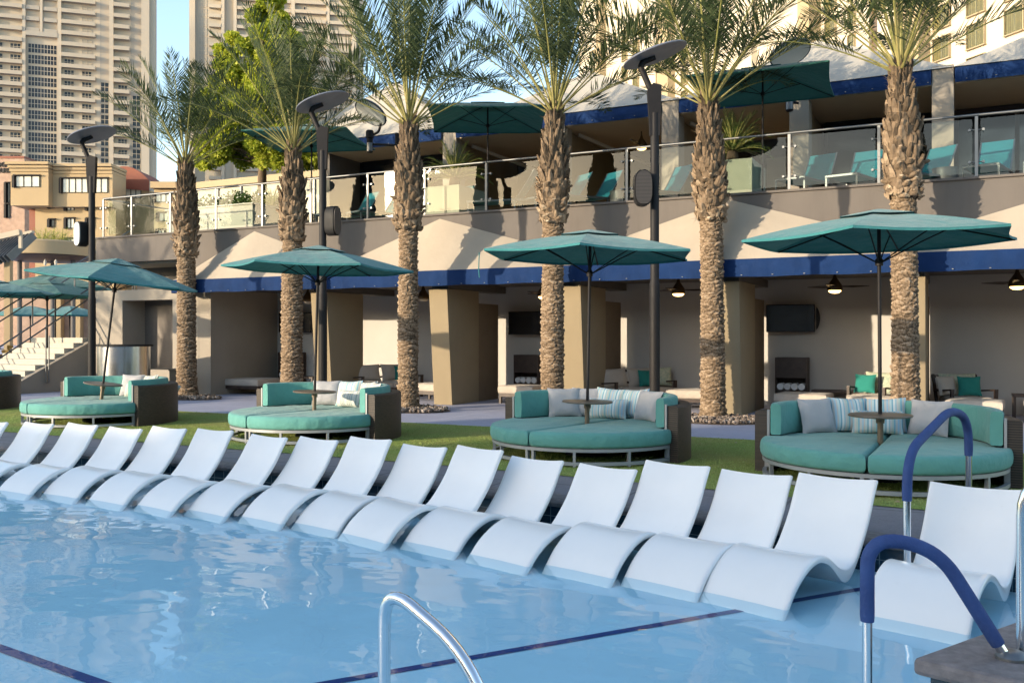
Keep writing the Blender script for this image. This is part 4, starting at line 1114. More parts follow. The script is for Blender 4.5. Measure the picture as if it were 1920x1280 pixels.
# ------------------------------------------------------------------ ceiling fans
def fan(label, x, y, z, lit=True):
    root = thing('ceiling_fan', label, 'ceiling fan', (x,y,z), 0, 'ceiling fans of the cabanas')
    g = MB(); g.lathe([(.02,.30),(.03,.26),(.05,.20),(.15,.05),(.165,-.02),(.155,-.06)], 24); g.tube([(0,0,.25),(0,0,.40)], .018, 8); g.build('motor_housing', M['fanbronze'], root, smooth=50)
    g = MB(); g.lathe([(.13,-.06),(.125,-.085),(.08,-.115),(0,-.125)], 24, caps=False); g.build('globe', M['globe'] if lit else M['white_wall'], root, smooth=60)
    for k in range(3):
        a = R(26 + 120*k); M3 = Matrix.Rotation(a, 3, 'Z'); b = MB()
        pts = [M3 @ Vector(p) for p in ((.12,-.035,.015),(.35,-.07,.0),(.72,-.05,.03),(.74,.02,.035),(.4,.05,.04),(.12,.035,.03))]
        n_ = len(pts); b.add(pts + [p + Vector((0,0,.012)) for p in pts], [tuple(range(n_-1,-1,-1)), tuple(range(n_,2*n_))] + [(i,(i+1)%n_,n_+(i+1)%n_,n_+i) for i in range(n_)])
        b.build('blade', M['dark_wood'], root)
M['fanbronze'] = mat('fan_bronze', (.12,.075,.035), rough=.35, metal=.6, var=.15)
for l, x, y, lit in (('bronze ceiling fan in the leftmost open cabana, lamp off',-16.7,20.6,False),('bronze ceiling fan with lamp off, right of the third palm',-12.85,20.6,False),('bronze ceiling fan with a lit lamp, half hidden by the palm behind the third daybed',-9.35,20.6,True),
                ('bronze ceiling fan with a lit lamp between the lamp post and a palm',-5.92,20.6,True),('bronze ceiling fan with a lit lamp above the wall mounted screen',-2.48,20.6,True),('bronze ceiling fan with a lit lamp at the right edge',.95,20.6,True)):
    fan(l, x, y, 2.74, lit)
for l, x, y in (('small lit ceiling fan on the terrace beside the third palm',-14.6,24.9),('small lit ceiling fan on the terrace left of the middle palm',-10.9,24.9),('small lit ceiling fan on the terrace beside the tall lamp post',-8.0,24.2)):
    fan(l, x, y, TZ+2.22)
# ------------------------------------------------------------------ cabana furniture
def screen(label, x, y, z, w_, h_, rz=0):
    root = thing('wall_screen', label, 'television', (x,y,z), rz, 'screens on the cabana walls')
    g = MB(); g.box(-w_/2,-.035,-h_/2,w_/2,.03,h_/2); g.build('casing', M['black'], root, bevel=.008)
    g = MB(); g.box(-w_/2+.02,-.039,-h_/2+.02,w_/2-.02,-.036,h_/2-.02); g.build('panel', M['screen'], root)
    g = MB(); n = 16
    rows = [[(w_/2-.02 + .13*math.cos(R(-70+140*i/n)), yy, .24*h_/.6*math.sin(R(-70+140*i/n))*1.1) for i in range(n+1)] for yy in (.035,.10)]
    g.grid(rows); g.f.append(tuple(range(n+1))); g.m.append(0); g.r.append(0); g.build('side_cover', M['black'], root)
    g = MB(); g.bar((0,.03,0),(0,.29,0), .06,.06); g.build('wall_arm', M['black'], root)
screen('black wall screen behind the palm of the second daybed', -18.42,22.15,2.12, 1.2,.60, R(6))
screen('black wall screen half hidden by the palm of the third daybed', -10.42,22.15,2.05, 1.3,.62, R(3))
screen('black wall screen between the nearest daybed umbrella and a column', -3.66,22.15,2.12, 1.1,.65, R(5))
def towel_cabinet(label, x, y, rz=0):
    root = thing('towel_cabinet', label, 'cabinet', (x,y,0), rz, 'towel cabinets in the cabanas')
    g = MB(); g.box(-.36,-.2,.72,.36,.25,1.2); g.box(-.36,-.2,0,-.33,.25,.72); g.box(.33,-.2,0,.36,.25,.72); g.box(-.33,.2,0,.33,.25,.72); g.box(-.33,-.2,.40,.33,.2,.44); g.box(-.33,-.2,.02,.33,.2,.38)
    g.build('case', M['dark_wood'], root, bevel=.005)
    g = MB(); g.box(-.1,-.215,.25,.1,-.2,.265); g.build('handle', M['brushed'], root)
    for k in range(4):
        h = MB(); h.tube([(0,-.19,0),(0,.15,0)], .078, 16); 
        o = h.build('rolled_towel', M['towel'], None, smooth=50)
        ox, oy = -.24+.16*k, 0
        o.location = (x + ox*math.cos(rz), y + ox*math.sin(rz), .52); o.rotation_euler = (0,0,rz)
        tag(o, '%s rolled white towel in the %s' % (['leftmost','second','third','rightmost'][k], label.replace('dark ','')), 'towel', 'rolled towels in the cabinets')
towel_cabinet('dark towel cabinet beside the second palm trunk', -18.6,22.15)
towel_cabinet('dark towel cabinet below the half hidden screen', -10.5,22.18)
towel_cabinet('dark towel cabinet below the screen by the nearest daybed', -3.62,22.15)
def ottoman(label, x, y, w_, d_, rz=0, mat_=None):
    root = thing('ottoman', label, 'ottoman', (x,y,0), rz, 'upholstered ottomans in the cabanas')
    g = MB(); out = [(-w_/2,-d_/2),(w_/2,-d_/2),(w_/2,d_/2),(-w_/2,d_/2)]
    o2 = []
    for i in range(4):
        a, b = out[i], out[(i+1)%4]
        for k in range(6): o2.append((a[0]+(b[0]-a[0])*k/6, a[1]+(b[1]-a[1])*k/6))
    soft_slab(g, o2, .25, .45, .04, .015); g.build('cushion', mat_ or M['beige_cush'], root, smooth=60, fix=True)
    g = MB(); g.box(-w_/2+.02,-d_/2+.02,.17,w_/2-.02,d_/2-.02,.25)
    for sx in (-1,1):
        for sy in (-1,1): g.box(sx*(w_/2-.05)-.03, sy*(d_/2-.05)-.03,0, sx*(w_/2-.05)+.03, sy*(d_/2-.05)+.03,.17)
    g.build('base', M['dark_wood'], root)
def sofa(label, x, y, rz, L=1.9, cush=2, matc=None):
    """faces -Y locally"""
    root = thing('lounge_sofa' if L > 1.2 else 'lounge_chair', label, 'sofa' if L > 1.2 else 'armchair', (x,y,0), rz, 'dark framed lounge seats in the cabanas')
    g = MB(); g.box(-L/2,-.40,.20,L/2,.35,.27)
    for sx in (-1,1):
        X = sx*(L/2-.035)
        g.bar((X,-.40,0),(X,-.42,.60), .06,.07); g.bar((X,.38,0),(X,.40,.30), .06,.06); g.bar((X,.30,.25),(X,.52,.88), .05,.06); g.bar((X,-.45,.60),(X,.36,.54), .07,.035)
    g.bar((-L/2,.50,.84),(L/2,.50,.84), .05,.06); g.bar((-L/2,.40,.55),(L/2,.40,.55), .03,.05)
    g.build('frame', M['dark_wood'], root, fix=True)
    w_ = (L-.14)/cush
    for k in range(cush):
        x0 = -L/2+.07 + w_*k; o2 = []
        out = [(x0+.01,-.42),(x0+w_-.01,-.42),(x0+w_-.01,.30),(x0+.01,.30)]
        for i in range(4):
            a, b = out[i], out[(i+1)%4]
            for q in range(5): o2.append((a[0]+(b[0]-a[0])*q/5, a[1]+(b[1]-a[1])*q/5))
        g = MB(); soft_slab(g, o2, .27, .44, .045, .015); g.build('seat_cushion', M['beige_cush'], root, smooth=60, fix=True)
        g = pillow_mesh(w_-.02, .50, .24, 40+k); o = g.build('back_cushion', matc or M['beige_cush'], root, smooth=70, fix=True)
        o.location = (x0+w_/2, .24, .43); o.rotation_euler = (R(-16),0,0)
    return root
GF = 'pillows on the cabana seats'
def seat_pillow(mt, nm, label, loc, rz, lean=16, wd=.46, ht=.42): return pillow(nm, wd, ht, .15, M[mt], 'throw_pillow', label, loc, rz, R(lean), GF)
ottoman('wide grey beige ottoman in the leftmost cabana, in shade', -18.95,20.75,1.35,1.1,R(4))
ottoman('small ottoman between the third palm and the slanted column', -12.6,20.75,.95,.8,R(-6))
ottoman('beige ottoman just right of the dark partition beside the third daybed', -10.05,20.9,1.0,.85,R(-4))
ottoman('beige ottoman behind the right arm of the third daybed', -5.75,21.1,1.05,.9,R(5))
ottoman('beige ottoman below the towel cabinet behind the nearest daybed', -3.15,20.8,1.1,.9,R(-3))
ottoman('beige ottoman before the armchair behind the nearest umbrella pole', -1.75,20.3,.9,.75,R(8))
ottoman('beige ottoman before the armchair at the right edge', .2,20.15,1.0,.8,R(-5))
ottoman('pale seat block at the right frame edge', 1.55,20.5,.9,.8,R(3))
sofa('dark framed beige sofa between the lamp post and the third palm', -14.45,21.2,R(62),1.9)
seat_pillow('teal_pillow','tp','dark teal pillow on the sofa left of the third palm', (-14.25,21.75,.46), R(50))
sofa('dark framed beige sofa behind the third daybed, left of the lamp post', -7.2,21.3,R(58),1.9)
seat_pillow('teal_pillow','tp','dark teal pillow on the sofa behind the third daybed', (-6.98,21.62,.46), R(40)); seat_pillow('floral','fl','leafy patterned pillow on the sofa behind the third daybed', (-6.72,21.98,.46), R(30), 14, .5, .48)
sofa('dark framed armchair with a leafy back cushion behind the nearest umbrella pole', -1.75,21.35,R(-18),.85,1,M['floral'])
seat_pillow('teal_pillow','tp','dark teal pillow on the armchair behind the nearest umbrella pole', (-1.95,21.25,.46), R(-14))
sofa('dark framed armchair with a leafy back cushion at the right edge', .02,21.25,R(24),.95,1,M['floral'])
seat_pillow('teal_pillow','tp','dark teal pillow on the armchair at the right edge', (.12,21.12,.46), R(14)); seat_pillow('beige_cush','bp','beige pillow on the armchair at the right edge', (-.28,21.15,.46), R(40))
def side_table(label, x, y, w_=.9, d_=.6, h_=.42, rz=0):
    root = thing('side_table', label, 'table', (x,y,0), rz, 'low dark tables in the cabanas')
    g = MB(); g.box(-w_/2,-d_/2,h_-.05,w_/2,d_/2,h_); g.build('table_top', M['dark_wood'], root, bevel=.005)
    for sx in (-1,1):
        for sy in (-1,1):
            g = MB(); g.box(sx*(w_/2-.04)-.025, sy*(d_/2-.04)-.025,0, sx*(w_/2-.04)+.025, sy*(d_/2-.04)+.025,h_-.05); g.build('leg', M['dark_wood'], root)
side_table('low dark table against the wall behind the nearest daybed', -2.5,22.1,1.3,.5,.46)
side_table('low dark table at the right frame edge', 1.35,21.6,.9,.6,.5)
side_table('low dark table behind the second palm trunk', -17.6,21.6,1.0,.6,.5)
side_table('low dark table with books, right of the sofa behind the third daybed', -5.3,22.1,.8,.5,.5)
# ------------------------------------------------------------------ terrace things
def chaise(label, x, y, rz, up_=48):
    """foot towards -Y"""
    root = thing('terrace_chaise', label, 'sun lounger', (x,y,TZ), rz, 'teal sling loungers on the terrace')
    g = MB()
    for s in (-.32,.32):
        g.bar((s,-1.0,.30),(s,.25,.33), .03,.045); g.bar((s,-.96,.30),(s,-.96,0), .035,.035); g.bar((s,.22,.32),(s,.22,0), .035,.035); g.bar((s,.22,.32),(s,.92,.30), .03,.04)
    g.bar((-.32,-1.0,.30),(.32,-1.0,.30), .03,.04)
    g.build('frame', M['aluminium'], root)
    g = MB(); rows = [[(s,y_,.335-.03*math.sin((y_+1)/1.25*3.14)) for s in (-.3,-.1,.1,.3)] for y_ in (-.98,-.6,-.2,.22)]
    g.grid(rows); g.grid([[(a,b,c-.012) for a,b,c in r_] for r_ in rows]); g.build('seat_sling', M['sling'], root, smooth=40)
    g = MB(); rows = []
    for k in range(6):
        t = k/5; rows.append([(s, .24+0.86*t*math.cos(R(up_)), .345+0.86*t*math.sin(R(up_))+.04*math.sin(3.14*t)*-1) for s in (-.3,-.1,.1,.3)])
    g.grid(rows); g.grid([[(a,b+.012,c-.008) for a,b,c in r_] for r_ in rows]); bk = g.build('back_sling', M['sling'], root, smooth=40)
    g = MB()
    for s in (-.315,.315): g.tube([(r_[0][0]*0+s, r_[0][1], r_[0][2]) for r_ in rows], .016, 8)
    g.build('back_frame', M['brushed'], bk, smooth=40)
CH = [(-15.45,21.0,-20),(-14.45,21.05,-18),(-12.95,21.1,-22),(-12.45,21.2,-24),(-10.25,20.45,-74),(-9.0,20.95,-34),(-8.2,21.0,-32),(-6.4,20.95,-30),(-3.05,20.95,-16),(-2.05,21.0,-14),(-.75,21.3,-30),(.5,21.1,-12),(1.5,21.1,-8)]
cl = ['nearest the lamp post left of the third palm','half behind the third palm, on its left','just right of the third palm, brightly lit','against the pale planter right of the third palm','stretched sideways before the palm of the third daybed','just right of the palm of the third daybed','right of the middle palm, beside the grey bin','behind the tall lamp post, under the column','behind the glass under the right square umbrella','against the palm by the right square umbrella','squeezed right of the rightmost palm','behind the glass near the right edge, left one','cut off by the right edge of the picture']
for (x,y,a), l in zip(CH, cl): chaise('teal sling lounger on the terrace, ' + l, x, y, R(a), 57)
g = MB(); g.lathe([(.0,0),(.24,0),(.27,.05),(.25,.45),(.27,.5),(.1,.52),(0,.52)], 24, caps=False); o = g.build('terrace_bin', M['aluminium'], None, smooth=40); o.location = (-7.55,21.2,TZ+.003); tag(o, 'round grey bin on the terrace, right of the middle palm', 'bin', 'grey round bins on the terrace')
o2 = o.copy(); COL.objects.link(o2); o2.location = (-.35,21.4,TZ+.003); tag(o2, 'round grey bin on the terrace beside the rightmost palm', 'bin', 'grey round bins on the terrace')
def sago(label, x, y, z, w_, d_, h_, seed, n=46, L=1.0):
    root = thing('planter_box', 'pale box planter on the terrace, ' + label, 'planter', (x,y,z), 0, 'box planters on the terrace')
    g = MB(); g.box(-w_/2,-d_/2,0,w_/2,d_/2,h_-.002); g.build('box', M['planter'], root, bevel=.01)
    g = MB(); g.box(-w_/2+.04,-d_/2+.04,h_-.03,w_/2-.04,d_/2-.04,h_+.002); g.build('soil', M['soil'], root)
    pr = thing('sago_palm', 'low sago palm in the planter ' + label, 'palm', (x,y,z+h_), 0, 'sago palms on the terrace'); r3 = random.Random(seed)
    g = MB(); g.lathe([(.13,0),(.15,.15),(.12,.32)], 14); g.build('trunk', M['boot'], pr)
    g = MB()
    for i in range(n):
        q = (i+.5)/n; frond(g, Vector((0,0,.30)), i*2.4+seed, R(80-72*q+r3.uniform(-6,6)), L*r3.uniform(.85,1.1), 1.3, r3, 34, .12)
    for k in range(len(g.m)): pass
    g.build('crown', [M['leaf_dark'], M['petiole']], pr)
sago('right of the third palm', -12.1,20.95,TZ,1.15,1.5,.82,5)
sago('under the right square umbrella', -4.75,20.95,TZ,1.2,1.5,.86,8)
# big white planter with shrubs and the leafy tree
wp = thing('white_planter', 'large white rendered planter behind the glass, under the leafy tree', 'planter', (-21.0,23.2,TZ))
g = MB(); g.box(-2.3,-1.6,0,1.35,1.6,1.02); g.build('box', M['white_wall'], wp, bevel=.015)
g = MB(); g.box(-2.35,-1.65,1.02,1.40,1.65,1.07); g.build('cap', M['white_wall'], wp, bevel=.01)
g = MB(); g.box(-2.2,-1.5,1.07,1.25,1.5,1.075); g.build('soil', M['soil'], wp)
def leaf_blob(g, c, rad, n, r3, size, tone=0, flat=1.0):
    for i in range(n):
        v = Vector((r3.gauss(0,1), r3.gauss(0,1), r3.gauss(0,1)*flat)).normalized()*rad*(r3.random()**.33)
        p = Vector(c) + v; d = (v.normalized()*.7 + Vector((r3.uniform(-1,1), r3.uniform(-1,1), r3.uniform(-.8,.6)))).normalized()
        s = d.cross(Vector((r3.uniform(-1,1),r3.uniform(-1,1),r3.uniform(-1,1)))).normalized()
        l = size*r3.uniform(.7,1.3); w_ = l*.36
        g.add([p, p+d*l*.45+s*w_, p+d*l, p+d*l*.45-s*w_], [(0,1,2,3)], 0, min(1,max(.02, .5+tone+r3.uniform(-.4,.4))))
r3 = random.Random(21); g = MB()
for i in range(46): leaf_blob(g, (r3.uniform(-2.0,1.0), r3.uniform(-1.2,1.2), 1.25+r3.uniform(-.05,.14)), .30, 70, r3, .09)
o = g.build('hedge', M['leaf_dark'], None); o.location = (-21.0,23.2,TZ); tag(o, 'low clipped hedge growing in the white planter', 'hedge')
sp = thing('shrub', 'spiky yellow green plant at the right end of the white planter', 'shrub', (-19.75,22.6,TZ+1.07)); g = MB(); r3 = random.Random(4)
for i in range(26): frond(g, Vector((0,0,0)), i*2.4, R(75-60*(i+.5)/26), .75, 1.2, r3, 24, .1)
g.build('foliage', [M['leaf'], M['petiole']], sp)
def leafy_tree(name, label, loc, H, crown, seed, leafm, size, n_leaf, trunk_r=.16, group=None):
    root = thing(name, label, 'tree', loc, 0, group); r3 = random.Random(seed)
    g = MB(); g.tube([(0,0,0),(.03,0,H*.2),(-.02,.02,H*.45),(.05,0,H*.8)], [trunk_r,trunk_r*.85,trunk_r*.7,trunk_r*.25], 10)
    blobs = []
    for (cx,cy,cz,rx,rz_,n) in crown:
        for i in range(n):
            v = Vector((r3.gauss(0,1), r3.gauss(0,1), r3.gauss(0,1))).normalized()
            k = r3.uniform(.55,1.0); blobs.append((Vector((cx+v.x*rx*k, cy+v.y*rx*k, cz+v.z*rz_*k)), r3.uniform(.3,.52)*rx*.52))
    for i, (c, rr) in enumerate(blobs):
        if i % 3 == 0:
            s = Vector((0,0,max(H*.22, c.z*.62))); g.tube([s, s.lerp(c,.5)+Vector((0,0,.2)), c], [trunk_r*.16,trunk_r*.09,.01], 5)
    g.build('trunk', M['trunk_wood'], root, smooth=50)
    g = MB()
    for c, rr in blobs: leaf_blob(g, c, rr, n_leaf, r3, size, r3.uniform(-.25,.25))
    g.build('crown', leafm, root)
    return root
leafy_tree('leafy_tree', 'tall bright yellow green leafy tree rising from the white planter', (-20.9,23.4,TZ+1.0), 7.6,
    [(.2,0,6.3,.9,.9,30),(-.7,0,5.0,1.1,1.0,32),(.8,.1,5.2,1.1,1.2,30),(-1.3,0,3.5,1.2,.8,30),(.5,0,3.5,1.5,1.0,38),(-.9,0,2.3,1.3,.7,34),(1.2,0,2.1,1.2,.7,34),(-1.8,0,2.2,.9,.7,22),(-1.6,0,4.3,.8,.7,18)], 11, M['leaf'], .12, 330)
# square umbrellas on the terrace
for l, p, ro, tl in (('square green umbrella on the terrace, half hidden by the second palm and lamp', (-16.85,20.95,TZ), 20, (0,0)),
                 ('square green umbrella on the terrace between the two middle palms', (-11.1,20.95,TZ), 28, (0,0)),
                 ('square green umbrella on the terrace beside the grey reflector disc', (-4.07,20.95,TZ), 5, (0,0))):
    hex_umbrella('terrace_umbrella', l, p, 2.60, 3.0, 2.1, R(ro+45), M['canopy_green'], 'square umbrellas on the terrace', table=False, tilt=tl, sides=4)
# ------------------------------------------------------------------ steel counter, stair and rails at the left
ct = thing('steel_counter', 'curved satin steel bar counter with a black top by the roll-up door', 'bar counter', (-20.75,17.75,0), CAM_YAW)
g = MB(); rows = []; n = 30
for z in (.06, 1.42): rows.append([(.72*math.cos(R(180+180*i/n)), .55*math.sin(R(180+180*i/n)), z) for i in range(n+1)])
g.grid(rows); g.build('front_panel', M['counter_steel'], ct, smooth=60)
g = MB(); g.prism([(.80*math.cos(R(180+180*i/n)), .63*math.sin(R(180+180*i/n))) for i in range(n+1)], 1.42, 1.475); g.build('counter_top', M['black'], ct)
g = MB(); g.prism([(.66*math.cos(R(180+180*i/n)), .5*math.sin(R(180+180*i/n))) for i in range(n+1)], .0, .06); g.build('plinth', M['black'], ct)
g = MB(); g.box(-.2,-.2,0,.2,.2,.72); g.box(-.22,-.22,.72,.22,.22,.78); o = g.build('waste_bin', M['partition'], None, bevel=.01); o.location = (-19.9,18.9,.003); o.rotation_euler = (0,0,.4); tag(o, 'brown box bin between the steel counter and the leftmost palm', 'bin')
g = MB(); g.prism([(-.35,-.25),(.35,-.25),(.35,.25),(-.35,.25)], 0, .42); g.prism([(-.25,-.2),(.25,-.2),(.2,.2),(-.2,.2)], .42, .62); o = g.build('monitor_speaker', M['black'], None, bevel=.03); o.location = (-19.75,16.3,.003); o.rotation_euler = (0,0,.3); tag(o, 'black floor box at the foot of the leftmost lamp post', 'box')
st = thing('stair', 'sunlit pale stair climbing behind a beige side wall at the left', 'stair', (0,0,0))
nst = 10; v0, v1, h1 = 16.9, 20.2, 1.65
for i in range(nst):
    pass
g = MB()
for i in range(nst):
    a = v0 + (v1-v0)*i/nst; g.box(-27.6,a,0,-25.12,v1+3,h1*(i+1)/nst) if False else g.box(-27.6,a,max(0,h1*(i+1)/nst-.45),-25.12,a+(v1-v0)/nst+.03,h1*(i+1)/nst)
g.box(-27.6,20.23,1.2,-25.12,26,1.65); g.build('steps', M['white_wall'], st)
g = MB(); sl_ = h1/(v1-v0)
zz = lambda v: max(.05,(min(v,v1)-v0)*sl_ - .02)
b = [(-25.12,16.3,0),(-25.12,25,0),(-25.12,25,zz(25)),(-25.12,20.2,zz(20.2)),(-25.12,17.1,zz(17.1)+.05),(-25.12,16.3,.12)]
b2 = [(x+.24,y,z) for x,y,z in b]; g.add(b+b2, [(0,1,2,3,4,5),(11,10,9,8,7,6)] + [(i,6+i,6+(i+1)%6,(i+1)%6) for i in range(6)])
g.build('side_wall', M['beige_wall'], st, fix=True)
def stair_rail(label, u, zoff, loops):
    root = thing('stair_rail', label, 'handrail', (0,0,0), 0, 'steel rails of the stair')
    g = MB()
    for dz in (.95,.62): g.tube([(u,15.2,zoff+.05+dz),(u,16.4,zoff+.05+dz),(u,24,zoff+(24-v0)*.66+dz)], .024, 8)
    g.build('rail', M['brushed'], root, smooth=40)
    for v in (15.4,16.9,18.4,20.0,21.6,23.2):
        zb = max(0,(v-v0)*.66); g = MB()
        if loops and v > 16:
            g.tube(fillet([(u-.0,v-.05,zb+zoff+.95),(u,v-.05,zb*.76-.45),(u,v+.05,zb*.76-.45),(u,v+.05,zb+zoff+.62)], .05, 4), .02, 8)
        else: g.tube([(u,v,zb if not loops else 0),(u,v,zb+zoff+.95)], .024, 8)
        g.build('post', M['brushed'], root, smooth=40)
stair_rail('near steel stair rail with looped posts on the outside of the side wall', -24.80, .1, True)
stair_rail('far steel stair rail behind the pale steps', -27.7, 0, False)
g = MB(); r3 = random.Random(33)
for i in range(70):
    x, y = r3.uniform(-34,-28.2), r3.uniform(15.5,21); leaf_blob(g, (x,y,.25+.22*(y-15.5)*.6), .5, 60, r3, .16, -.05, .5)
o = g.build('dry_groundcover', M['dry'], None); tag(o, 'brown dry ground cover on the bank left of the stair', 'ground cover', kind='stuff')
g = MB(); g.add([(-36,15,.02),(-28,15,.02),(-28,21.5,1.0),(-36,21.5,1.0)], [(0,1,2,3)]); struct(g.build('planted_bank', M['soil']))
# umbrellas beyond the stair
for l, p, ez, tz, r, ro, mt in (('blue teal umbrella cut off by the left edge, beyond the stair', (-22.9,15.4,.0), 2.85,3.15,1.55,10,'canopy'),
        ('green umbrella behind the blue one, left of the stair rail', (-26.3,19.5,.0), 3.0,3.45,1.95,35,'canopy_green'),
        ('green umbrella farther back under the leaning one, by the stair', (-29.5,22.2,.0), 3.45,3.95,2.1,12,'canopy_green'),
        ('small far blue umbrella at the left, low behind the rails', (-41.3,29.7,.0), 2.75,3.2,1.75,0,'canopy'),
        ('small far blue umbrella behind the looped stair post', (-39.6,30.6,.0), 2.75,3.2,1.85,25,'canopy')):
    hex_umbrella('far_umbrella', l, p, ez, tz, r, R(ro), M[mt], 'umbrellas beyond the stair', table=False, detail=(ro != 0 and ro != 25), pole_r=.03)
# ------------------------------------------------------------------ far buildings, each in its own frame: x to the right, y away, z up
def far_frame(name, label, cat, Z, group=None):
    f = Vector((-math.sin(CAM_YAW), math.cos(CAM_YAW), 0))*Z
    return thing(name, label, cat, (f.x, f.y, 0), CAM_YAW, group)
class PX:
    """measures of a far facade: its survey columns and rows to metres at its real distance"""
    def __init__(s, Z, corner=None, turn=0): s.k = Z/1706.7; s.Z = Z; s.c = corner; s.t = R(turn)
    def x(s, px):
        if s.c is None: return (px-960)*s.k
        k = (px-960)/1706.7; kc = (s.c-960)/1706.7
        return -(kc*s.Z - k*s.Z)/(math.cos(s.t) - k*math.sin(s.t))
    def z(s, py): return 1.7 + (630-py)*s.k
    def box(s, g, px0, py0, px1, py1, y0, y1, mi=0): g.box(s.x(px0), y0, max(0, s.z(py1)), s.x(px1), y1, s.z(py0), mi)
# --- tower one
q = PX(260, 288, 18.0); T1 = far_frame('apartment_tower', 'beige apartment tower with a dark glazed middle strip, filling the upper left corner', 'tower', 260)
def turn_to(root, q):
    f = Vector((-math.sin(CAM_YAW), math.cos(CAM_YAW), 0)); p = f*q.Z + Vector((math.cos(CAM_YAW), math.sin(CAM_YAW), 0))*((q.c-960)*q.k)
    root.location = (p.x, p.y, 0); root.rotation_euler = (0,0,CAM_YAW + q.t)
turn_to(T1, q)
g = MB(); q.box(g,-70,-45,288,640,.7,14); g.build('wall', M['tower_pale'], T1)
g = MB()
for a, b, t_, y0 in ((-14,-6,640,0),(42,48,640,-.3),(108,115,640,-.3),(180,187,640,.6),(205,213,640,-.6),(265,280,640,-.4)): q.box(g,a,-45,b,t_,y0,2.3)
q.box(g,75,-45,80,83,-.3,2.3); q.box(g,48,-45,108,-30,-.2,2.3)
g.build('pilasters', M['tower_pale'], T1)
g = MB(); q.box(g,48,80,108,88,-.4,2.3); q.box(g,187,-45,205,640,.64,2.3); q.box(g,245,-45,265,640,.64,2.3); g.build('recess_panels', M['tower_grey'], T1)
FL = 3.05
def balcony_row(root, q, a, b, n0, n1, out_, mat_, dark=False, solid=.95):
    proto = None
    for n in range(n0, n1):
        z = .1 + FL*n
        if proto is None:
            g = MB(); x0, x1 = q.x(a), q.x(b)
            g.box(x0,-out_,-.12,x1,.75,.10); g.box(x0,-out_,.10,x1,-out_+.12,solid); 
            for e in (x0, x1-.12): g.box(e,-out_+.12,.10,e+.12,.7,solid)
            proto = g.build('balcony', mat_, root); proto.location = (0,0,z)
        else:
            o = proto.copy(); COL.objects.link(o); o.parent = root; o.location = (0,0,z)
def window_col(root, q, a, b, rows, h=1.75, sill=.75, cols=3, y=.69, glass='win_blue', frame='tower_pale', bars=1):
    pw = pf = None
    for z in rows:
        if pw is None:
            x0, x1 = q.x(a), q.x(b)
            g = MB(); g.box(x0,y-.02,sill,x1,y+.05,sill+h); pw = g.build('window', M[glass], root); pw.location = (0,0,z)
            g = MB(); w_ = .11
            for k in range(cols+1): xx = x0+(x1-x0)*k/cols; g.box(xx-w_/2,y-.10,sill,xx+w_/2,y-.021,sill+h)
            for k in range(bars+2): z_ = sill+h*k/(bars+1); g.box(x0-.05,y-.09,z_-w_/2,x1+.05,y-.021,z_+w_/2)
            pf = g.build('frame', M[frame], pw)
        else:
            o = pw.copy(); COL.objects.link(o); o.parent = root; o.location = (0,0,z)
            f2 = pf.copy(); COL.objects.link(f2); f2.parent = o
fl = lambda n0, n1: [.1 + FL*n for n in range(n0, n1)]
balcony_row(T1, q, -6, 42, 13, 34, .6, M['tower']); balcony_row(T1, q, 49, 74, 28, 34, .2, M['tower_grey']); balcony_row(T1, q, 81, 107, 28, 34, .2, M['tower_grey'])
balcony_row(T1, q, 115.5, 179, 13, 34, .6, M['tower']); balcony_row(T1, q, 213.5, 243, 13, 34, .9, M['tower'])
window_col(T1, q, 18, 38, fl(13,27)); window_col(T1, q, -4, 4, fl(13,27), cols=1)
window_col(T1, q, 52, 106, fl(13,27), h=2.5, sill=.35, cols=9, y=.6, bars=1)
window_col(T1, q, 120, 138, fl(13,26)); window_col(T1, q, 153, 171, fl(13,25)); window_col(T1, q, 221, 238, fl(13,24))
window_col(T1, q, 188.5, 203.5, fl(13,24), h=2.6, sill=.25, cols=2, y=.6); window_col(T1, q, 248, 263, fl(13,23), h=2.6, sill=.25, cols=2, y=.6)
window_col(T1, q, 120, 138, fl(26,34), h=1.6, sill=.8, glass='tower_grey', cols=2); window_col(T1, q, 153, 171, fl(25,34), h=1.6, sill=.8, glass='tower_grey', cols=2)
# --- tower two
q = PX(300, 682, 10); T2 = far_frame('apartment_tower', 'grey beige apartment tower behind the leafy tree and the second palm', 'tower', 300)
turn_to(T2, q)
g = MB(); q.box(g,356,-50,682,640,.7,14); q.box(g,640,-50,682,12,.6,2.3); g.build('wall', M['tower'], T2)
g = MB()
for a, b in ((355,366),(415,421),(438,444),(489,499),(521,527),(546,553),(612,618),(660,668)): q.box(g,a,-50,b,640,-.4,2.3)
g.build('pilasters', M['tower_pale'], T2)
for a, b, o_, mt in ((392,414.5,.5,'tower'),(445,488,.5,'tower'),(499.5,520.5,.1,'tower_grey'),(527.5,545.5,.1,'tower_grey'),(553.5,611,.6,'tower'),(619,659,.5,'tower')): balcony_row(T2, q, a, b, 16, 38, o_, M[mt])
window_col(T2, q, 569, 573, fl(20,36), h=2.0, sill=.3, cols=1, glass='win_dark'); window_col(T2, q, 626, 632, fl(16,30), h=2.2, sill=.3, cols=1, glass='win_dark')
window_col(T2, q, 372, 387, fl(18,38), h=2.6, sill=.25, cols=3, glass='tower_grey', frame='tower_pale'); window_col(T2, q, 670, 680, fl(18,34), h=1.7, sill=.7, cols=1, glass='tower_grey')
